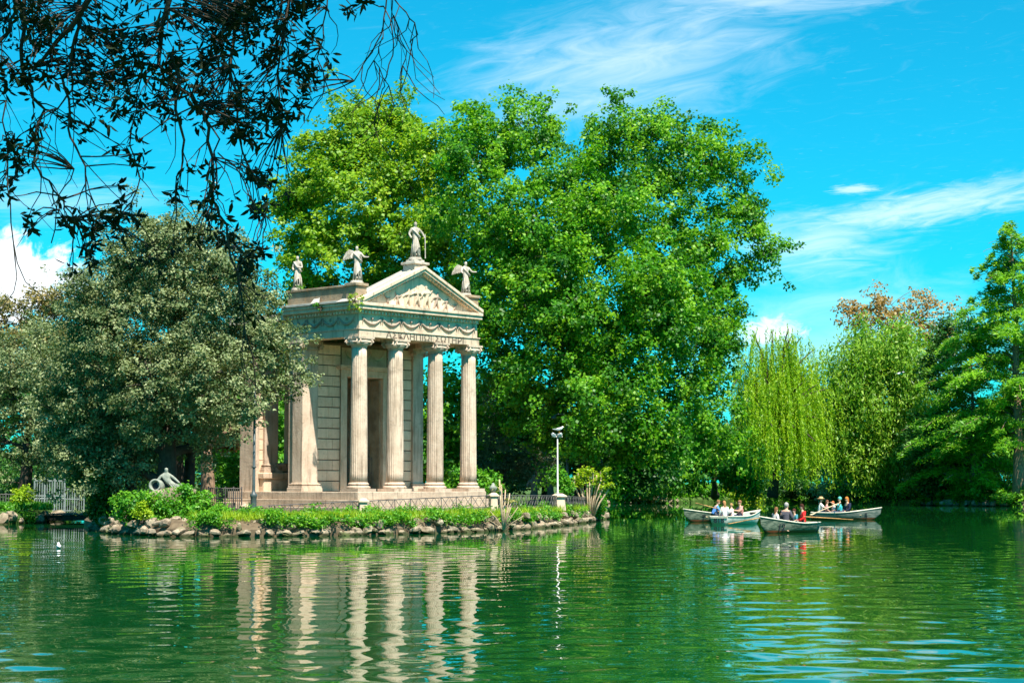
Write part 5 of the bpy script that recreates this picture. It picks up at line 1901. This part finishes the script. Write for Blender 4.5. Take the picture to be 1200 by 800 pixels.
EYE = plain_mat('eye', (0.02, 0.015, 0.01), .3, .1)
eye_me = MB().lathe([(.004, -.011), (.011, -.004), (.011, .004), (.004, .011)], 8).mesh('eye', smooth=True)
eye_me.materials.append(EYE)


def person(label, p, face, shirt, hair, legs=(.05, .06, .09), lean=0.0, long_hair=False, hat=None, arms='lap', stand=False, scale=1.0, sleeve=False, group='people in the rowing boats'):
    """one skinned body facing local +x; p is the seat (or the ground when standing)"""
    root = empty('person', p, face)
    k = scale
    z0 = .92 if stand else .10

    def up(x, z):                     # lean of the upper body
        return (x * math.cos(lean) + (z) * math.sin(lean), z * math.cos(lean) - x * math.sin(lean))
    J, E, I = [], [], {}

    def j(n, x, y, z, a, b=None, par=None, upper=True):
        if upper:
            x, z = up(x, z)
            z += z0
        I[n] = len(J)
        J.append((x * k, y * k, z * k, a * k, (b or a) * k))
        if par:
            E.append((I[par], I[n]))
    j('pel', 0, 0, 0, .125, .15)
    j('bel', .01, 0, .20, .105, .135, 'pel')
    j('che', .01, 0, .38, .11, .155, 'bel')
    j('nek', .02, 0, .53, .05, .05, 'che')
    j('jaw', .045, 0, .60, .068, .06, 'nek')
    j('hed', .045, 0, .69, .09, .075, 'jaw')
    j('top', .035, 0, .775, .06, .055, 'hed')
    j('nos', .145, 0, .655, .016, .014, 'hed')
    for s, t in ((-1, 'L'), (1, 'R')):
        j('ear' + t, .03, s * .085, .66, .014, .012, 'hed')
        j('sho' + t, 0, s * .165, .45, .06, .06, 'che')
        if arms == 'row':
            el, wr, pa = (.16, s * .26, .27), (.40, s * .20, .30), (.47, s * .18, .31)
        elif arms == 'reach' and s == 1:
            el, wr, pa = (.20, s * .22, .36), (.42, s * .20, .46), (.49, s * .19, .49)
        elif arms == 'side':
            el, wr, pa = (-.02, s * .24, .20), (.05, s * .25, -.02), (.07, s * .25, -.09)
        else:
            el, wr, pa = (.02, s * .25, .20), (.22, s * .16, .08), (.29, s * .13, .07)
        j('elb' + t, *el, .045, .045, 'sho' + t)
        j('wri' + t, *wr, .03, .03, 'elb' + t)
        j('pal' + t, *pa, .034, .022, 'wri' + t)
        d = Vector(pa) - Vector(wr)
        d.normalize()
        sd = Vector((0, 1, 0))
        for q, ln in enumerate((.060, .072, .066, .052)):
            b0 = Vector(pa) + sd * (q - 1.5) * .019 + d * .035
            b1 = b0 + d * ln * .6 + Vector((0, 0, -.022))
            j('f%d%s' % (q, t), *b0, .0095, .0095, 'pal' + t)
            j('g%d%s' % (q, t), *b1, .008, .008, 'f%d%s' % (q, t))
        b0 = Vector(pa) - sd * s * .036 + d * .01
        j('th' + t, *b0, .0105, .0105, 'pal' + t)
        j('ti' + t, *(b0 + d * .035 - sd * s * .012), .009, .009, 'th' + t)
        if stand:
            st = .10 * s
            j('hip' + t, 0, s * .09, .84, .09, .09, 'pel', False)
            j('kne' + t, st * .5 + .03, s * .095, .48, .06, .06, 'hip' + t, False)
            j('ank' + t, st, s * .09, .09, .04, .04, 'kne' + t, False)
            j('toe' + t, st + .17, s * .10, .035, .038, .03, 'ank' + t, False)
        else:
            j('hip' + t, .08, s * .09, .09, .09, .09, 'pel', False)
            j('kne' + t, .42, s * .11, .13, .065, .065, 'hip' + t, False)
            j('ank' + t, .50, s * .11, -.20, .042, .042, 'kne' + t, False)
            j('toe' + t, .66, s * .12, -.25, .038, .03, 'ank' + t, False)
    link('body', skin_mesh(J, E, 0, 1), SK, root)

    def dress(name, keys, edges, grow, mat):
        jj = [tuple(J[I[n]][:3]) + (J[I[n]][3] + grow * k, J[I[n]][4] + grow * k) for n in keys]
        ee = [(keys.index(a_), keys.index(b_)) for a_, b_ in edges]
        link(name, skin_mesh(jj, ee, 0, 1), mat, root)
    ks = ['bel', 'pel', 'che', 'shoL', 'shoR', 'elbL', 'elbR'] + (['wriL', 'wriR'] if sleeve else [])
    es = [('bel', 'pel'), ('bel', 'che'), ('che', 'shoL'), ('che', 'shoR'), ('shoL', 'elbL'), ('shoR', 'elbR')] + ([('elbL', 'wriL'), ('elbR', 'wriR')] if sleeve else [])
    dress('shirt', ks, es, .022, cloth(shirt))
    dress('trousers', ['pel', 'hipL', 'hipR', 'kneL', 'kneR', 'ankL', 'ankR'], [('pel', 'hipL'), ('pel', 'hipR'), ('hipL', 'kneL'), ('hipR', 'kneR'), ('kneL', 'ankL'), ('kneR', 'ankR')], .02, cloth(legs))
    hx, hz = up(.045, .69)
    hz += z0
    m = MB()
    rows = []
    for a_ in range(7):
        ph = a_ / 6 * (2.05 if not long_hair else 2.2)
        for q in range(14):
            th = 2 * math.pi * q / 14
            back = max(0, -math.cos(th))
            front_cut = .70 if math.cos(th) > .3 else 1.0
            pz = math.cos(ph * front_cut)
            rows.append((hx - .012 + .108 * math.sin(ph * front_cut) * math.cos(th), .092 * math.sin(ph * front_cut) * math.sin(th), hz + .03 + .112 * pz - (.20 * back * (a_ / 6) ** 2 if long_hair else 0)))
    fs = [(r * 14 + q, r * 14 + (q + 1) % 14, (r + 1) * 14 + (q + 1) % 14, (r + 1) * 14 + q) for r in range(6) for q in range(14)]
    m.add([(x * k, y * k, z * k) for x, y, z in rows], fs)
    m.build('hair', cloth(hair), root, smooth=True)
    for s in (-1, 1):
        link('eye', eye_me, None, root, ((hx + .086) * k, s * .032 * k, (hz - .005) * k))
    if hat:
        MB().lathe([(.21 * k, 0), (.215 * k, .012 * k), (.115 * k, .025 * k), (.11 * k, .09 * k), (.07 * k, .115 * k)], 18).build('hat', cloth(hat), root, loc=(hx * k, 0, (hz + .055) * k))
    tag(root, label, 'person', group)
    return root


# ------------------------------------------------------------------ rowing boats
def hull_paint(name, top, low, streak):
    m, t, out = new_mat(name)
    tcn = t.node('ShaderNodeTexCoord').outputs['Object']
    s3 = t.node('ShaderNodeSeparateXYZ')
    t.put(s3.inputs[0], tcn)
    n1 = t.noise(tcn, 3.0, 6, .65)
    mp = t.node('ShaderNodeMapping')
    t.put(mp.inputs[0], tcn)
    mp.inputs['Scale'].default_value = (2.0, 2.0, 9.0)
    n2 = t.noise(mp.outputs[0], 1.6, 5, .6)
    c = t.mix(t.smooth(n2, .40, .62), top, streak)
    c = t.mix(t.math('MULTIPLY', t.smooth(n1, .52, .70), .7), c, tuple(x * .5 for x in streak))
    edge = t.math('ADD', s3.outputs[2], t.math('MULTIPLY', t.math('SUBTRACT', n1, .5), .10))
    c = t.mix(t.smooth(edge, .10, .13), low, c)
    principled(t, out, c, .42, .4, n1, .1, .01)
    return m


hull_green = hull_paint('hull_worn_green', (.20, .22, .16), (.20, .055, .022), (.05, .08, .055))
hull_white = hull_paint('hull_white', (.74, .71, .64), (.50, .44, .34), (.52, .52, .48))
hull_grey = hull_paint('hull_grey', (.21, .22, .19), (.18, .06, .025), (.09, .12, .10))
gunwale_m = plain_mat('gunwale_paint', (.62, .56, .44), .5, .2, 7)
inner_m = plain_mat('boat_inside', (.36, .38, .34), .6, .25, 5)
wood = plain_mat('varnished_wood', (.48, .24, .08), .45, .3, 10)
pale_wood = plain_mat('pale_wood', (.62, .46, .28), .5, .25, 10)
paint_black = plain_mat('number_paint', (.03, .035, .04), .6, .2)


def boat(label, loc, heading, mat, L=3.9, number=None, nside=1, nat=.30, on_transom=False, tilt=0):
    root = empty('rowing_boat', loc, heading)
    NS = 13

    def half(s):
        return .66 * (1 - max(0, (s - .35) / .65) ** 2.2) * (0.80 + .20 * min(1, s / .3)) if s > 0 else .53

    def sheer(s):
        return .40 + .30 * max(0, s - .35) ** 1.6 / .5 + .05 * max(0, .3 - s)

    def keel(s):
        return -.16 + .50 * max(0, (s - .82) / .18) ** 2

    def sect(s, off=0):
        b, z1, z0 = max(.015, half(s) - off), sheer(s), keel(s) + off
        pts = []
        for q in range(7):
            t = q / 6
            a_ = t * math.pi / 2
            y = b * (math.sin(a_) ** .62) * (.84 + .16 * t)
            z = z0 + (z1 - z0) * (1 - math.cos(a_)) ** .95
            pts.append((y, z))
        return pts
    vs, fs = [], []
    for i in range(NS):
        s = i / (NS - 1)
        x = (s - .5) * L
        rake = .16 * max(0, (s - .8) / .2)
        pt = sect(s)
        row = [(x + rake * (z + .1), -y, z) for y, z in pt[::-1]] + [(x + rake * (z + .1), y, z) for y, z in pt[1:]]
        vs += row
    m_ = 13
    for i in range(NS - 1):
        for q in range(m_ - 1):
            fs.append((i * m_ + q, i * m_ + q + 1, (i + 1) * m_ + q + 1, (i + 1) * m_ + q))
    fs.append(tuple(range(m_)))
    hull = MB().add(vs, fs).build('hull', mat, root, smooth=True)
    iv = []
    for i in range(NS):
        s = .03 + .94 * i / (NS - 1)
        x = (s - .5) * L
        pt = sect(s, .035)
        iv += [(x, -y, z) for y, z in pt[::-1]] + [(x, y, z) for y, z in pt[1:]]
    MB().add(iv, [tuple(reversed(f)) for f in fs]).build('inside', inner_m, root, smooth=True, fix=False)
    for sg in (-1, 1):
        pts = []
        for i in range(NS):
            s = i / (NS - 1)
            pts.append(((s - .5) * L + .16 * max(0, (s - .8) / .2) * .9, sg * half(s) if half(s) > .02 else sg * .02, sheer(s)))
        MB().tube(pts, .032, 6).build('gunwale', gunwale_m, root, smooth=True)
    MB().box(-L / 2 - .025, -L / 2 + .02, -.50, .50, sheer(0) - .10, sheer(0) + .02).build('transom_rail', gunwale_m, root, bevel=.01)
    for s in (.16, .45, .70):
        x = (s - .5) * L
        w = half(s) - .05
        MB().box(x - .13, x + .13, -w, w, .255, .29).build('thwart', pale_wood, root, bevel=.006)
    MB().prism([((.86 - .5) * L, -half(.86) + .04), ((.995 - .5) * L + .1, 0), ((.86 - .5) * L, half(.86) - .04)], 'z', sheer(.86) - .03, sheer(.86) + .0).build('foredeck', gunwale_m, root)
    if number:
        me = text_mesh(number, .42, .006)
        if on_transom:
            o = link('number', me, paint_black, root, (-L / 2 - .012, 0, .10), (math.pi / 2, 0, -math.pi / 2))
        else:
            s0 = 1 - nat
            z = .24

            def surf(s, zz):
                pt = sect(s)
                ys = [p_[0] for p_ in pt]
                zs = [p_[1] for p_ in pt]
                return Vector(((s - .5) * L + .16 * max(0, (s - .8) / .2) * (zz + .1), nside * float(np.interp(zz, zs, ys)), zz))
            c = surf(s0, z)
            tx = (surf(s0 + .04, z) - surf(s0 - .04, z)).normalized() * (-nside)
            tz = (surf(s0, z + .1) - surf(s0, z - .1)).normalized()
            nn = tx.cross(tz).normalized()
            tz = nn.cross(tx)
            M = Matrix((tx, tz, nn)).transposed().to_4x4()
            M.translation = c + nn * .022 - tz * .13
            o = link('number', me, paint_black, root)
            o.matrix_local = M
    tag(root, label, 'boat', 'rowing boats')
    return root


def shore_pt(px, Y, z=0.0):
    return Vector((GX(px, Y), Y, z))


boat('worn green rowing boat with a black 12 on its bow, nearest of the boats', shore_pt(921, 79, .0), math.radians(180 + 50), hull_green, 3.9, '12', 1, .24)
boat('grey rowing boat with a black 5 near its bow, rightmost of the boats', shore_pt(990, 107, .0), math.radians(-8), hull_grey, 3.9, '5', -1, .20)
boat('white rowing boat with dark figures on its stern, beside the dark boat', shore_pt(866, 95.5, .0), math.radians(52), hull_white, 4.0, '818', 1, .3, True)
boat('dark worn rowing boat with a 7 on its bow, leftmost of the boats', shore_pt(838, 101.5, .0), math.radians(180 + 28), hull_green, 3.9, '7', 1, .24)


def seat(px, Y, z=.29):
    return Vector((GX(px, Y), Y, z))


R_ = math.radians
person('man with grey hair in a dark grey shirt, seen from behind, in boat 12', seat(921, 78.9), R_(60), (.085, .08, .095), (.30, .28, .26), sleeve=True, scale=1.08)
person('woman in a red shirt with dark hair turned sideways in boat 12', seat(940.5, 80.2), R_(185), (.62, .03, .03), (.05, .02, .012), long_hair=True, sleeve=True)
person('fair person in a pale top half hidden by the man in dark grey', seat(908.5, 78.2), R_(20), (.62, .56, .52), (.20, .09, .04), long_hair=True, scale=.88)
person('child in a teal top between the grey-haired man and the woman in red', seat(931, 79.7), R_(200), (.06, .22, .26), (.09, .03, .02), scale=.78)
person('person in a blue shirt leaning over the oar in the leftmost boat', seat(836, 100.6), R_(10), (.10, .26, .62), (.22, .11, .05), lean=.35, arms='row', scale=1.05)
person('woman in a white blouse with long light brown hair in the white boat', seat(849, 94.6), R_(110), (.80, .79, .78), (.36, .17, .07), long_hair=True, sleeve=True)
person('child in a pale pink top beside the woman in the white blouse', seat(857.5, 95.2), R_(150), (.70, .52, .52), (.42, .24, .10), scale=.85)
person('person in a coral shirt rowing the white boat', seat(867.5, 95.6), R_(200), (.66, .30, .26), (.24, .11, .06), arms='row', scale=1.02)
person('woman with red-orange hair in a black top in boat 5', seat(993, 107), R_(200), (.02, .025, .05), (.55, .18, .04), long_hair=True, sleeve=True, scale=1.12)
person('person in a bright teal shirt reaching up in boat 5', seat(983.5, 107.2), R_(175), (.06, .50, .52), (.10, .42, .36), lean=-.08, arms='reach', scale=1.12)
person('child with reddish hair and a pale top in boat 5', seat(976.5, 107.3), R_(185), (.60, .52, .50), (.45, .13, .05), scale=.85)
person('person with brown hair in a dusty pink top in boat 5', seat(968.5, 107.4), R_(-10), (.48, .24, .24), (.16, .07, .04), long_hair=True, scale=.92)
person('person in a white shirt and straw hat at the stern of boat 5', seat(961, 107.5), R_(0), (.78, .77, .74), (.14, .07, .04), hat=(.60, .40, .20), arms='row', scale=1.08)
wk = person('person in dark purple clothes walking on the far shore below the cypress', shore_pt(1150, 172.5, .72), R_(180), (.13, .06, .15), (.05, .03, .03), legs=(.04, .03, .06), arms='side', stand=True, sleeve=True, group='people on the shore')
MB().box(-.16, .16, -.05, .05, 0, .26).build('bag', cloth((.75, .72, .72)), wk, bevel=.02, loc=(.05, .30, .80))


def oar(label, p0, p1, mat, blade=.62):
    """loom, shaft and blade between two points"""
    p0, p1 = Vector(p0), Vector(p1)
    d = p1 - p0
    L = d.length
    root = empty('oar', p0)
    root.rotation_euler = d.to_track_quat('X', 'Z').to_euler()
    MB().tube([(0, 0, 0), (.25, 0, 0), (.3, 0, 0), (L - blade, 0, 0)], [.02, .02, .027, .024], 8).build('shaft', mat, root, smooth=True)
    out = [(L - blade, -.025), (L - blade * .6, -.08), (L - .05, -.085), (L, -.05), (L, .05), (L - .05, .085), (L - blade * .6, .08), (L - blade, .025)]
    MB().prism(out, 'z', -.012, .012).build('blade', mat, root, bevel=.006)
    tag(root, label, 'oar', 'oars of the rowing boats')


oar('varnished oar lying flat over the water at the stern of boat 12', W(942, 605, 79.4), W(999, 608.5, 80.6), wood)
oar('brown oar dipping towards the water between the white boat and boat 12', W(893, 606, 92.2), W(853, 613.5, 91.8), wood, .8)
oar('pale oar slanting from boat 5 down towards boat 12', W(984, 589, 106.4), W(950, 603, 103), pale_wood)
oar('wooden oar raised at the bow of the leftmost boat', W(842, 596, 99.8), W(815, 589, 98.8), wood)

# ------------------------------------------------------------------ small floating leaves and feathers on the water
g = np.random.default_rng(131)
n = 240
px = g.uniform(0, 1200, n)
Y = np.exp(g.uniform(math.log(21), math.log(70), n))
n2 = 140
px = np.concatenate([px, g.uniform(120, 330, n2)])
Y = np.concatenate([Y, g.uniform(55, 71, n2)])
Q = np.stack([(px - 600) / FPX * Y, Y, np.full(len(Y), .012)], 1)
V, F = leaf_quads(Q, np.tile([0, 0, 1.0], (len(Y), 1)) + g.normal(size=(len(Y), 3)) * .03, np.concatenate([g.normal(size=(len(Y), 2)), np.zeros((len(Y), 1))], 1), g.uniform(.04, .11, len(Y)), g.uniform(.02, .06, len(Y)), .02)
tag(link('floating_leaves', np_mesh('floating_leaves', V, F, g.random(len(Y))), L_dry), 'scattered small leaves floating on the lake', 'leaves', kind='stuff')
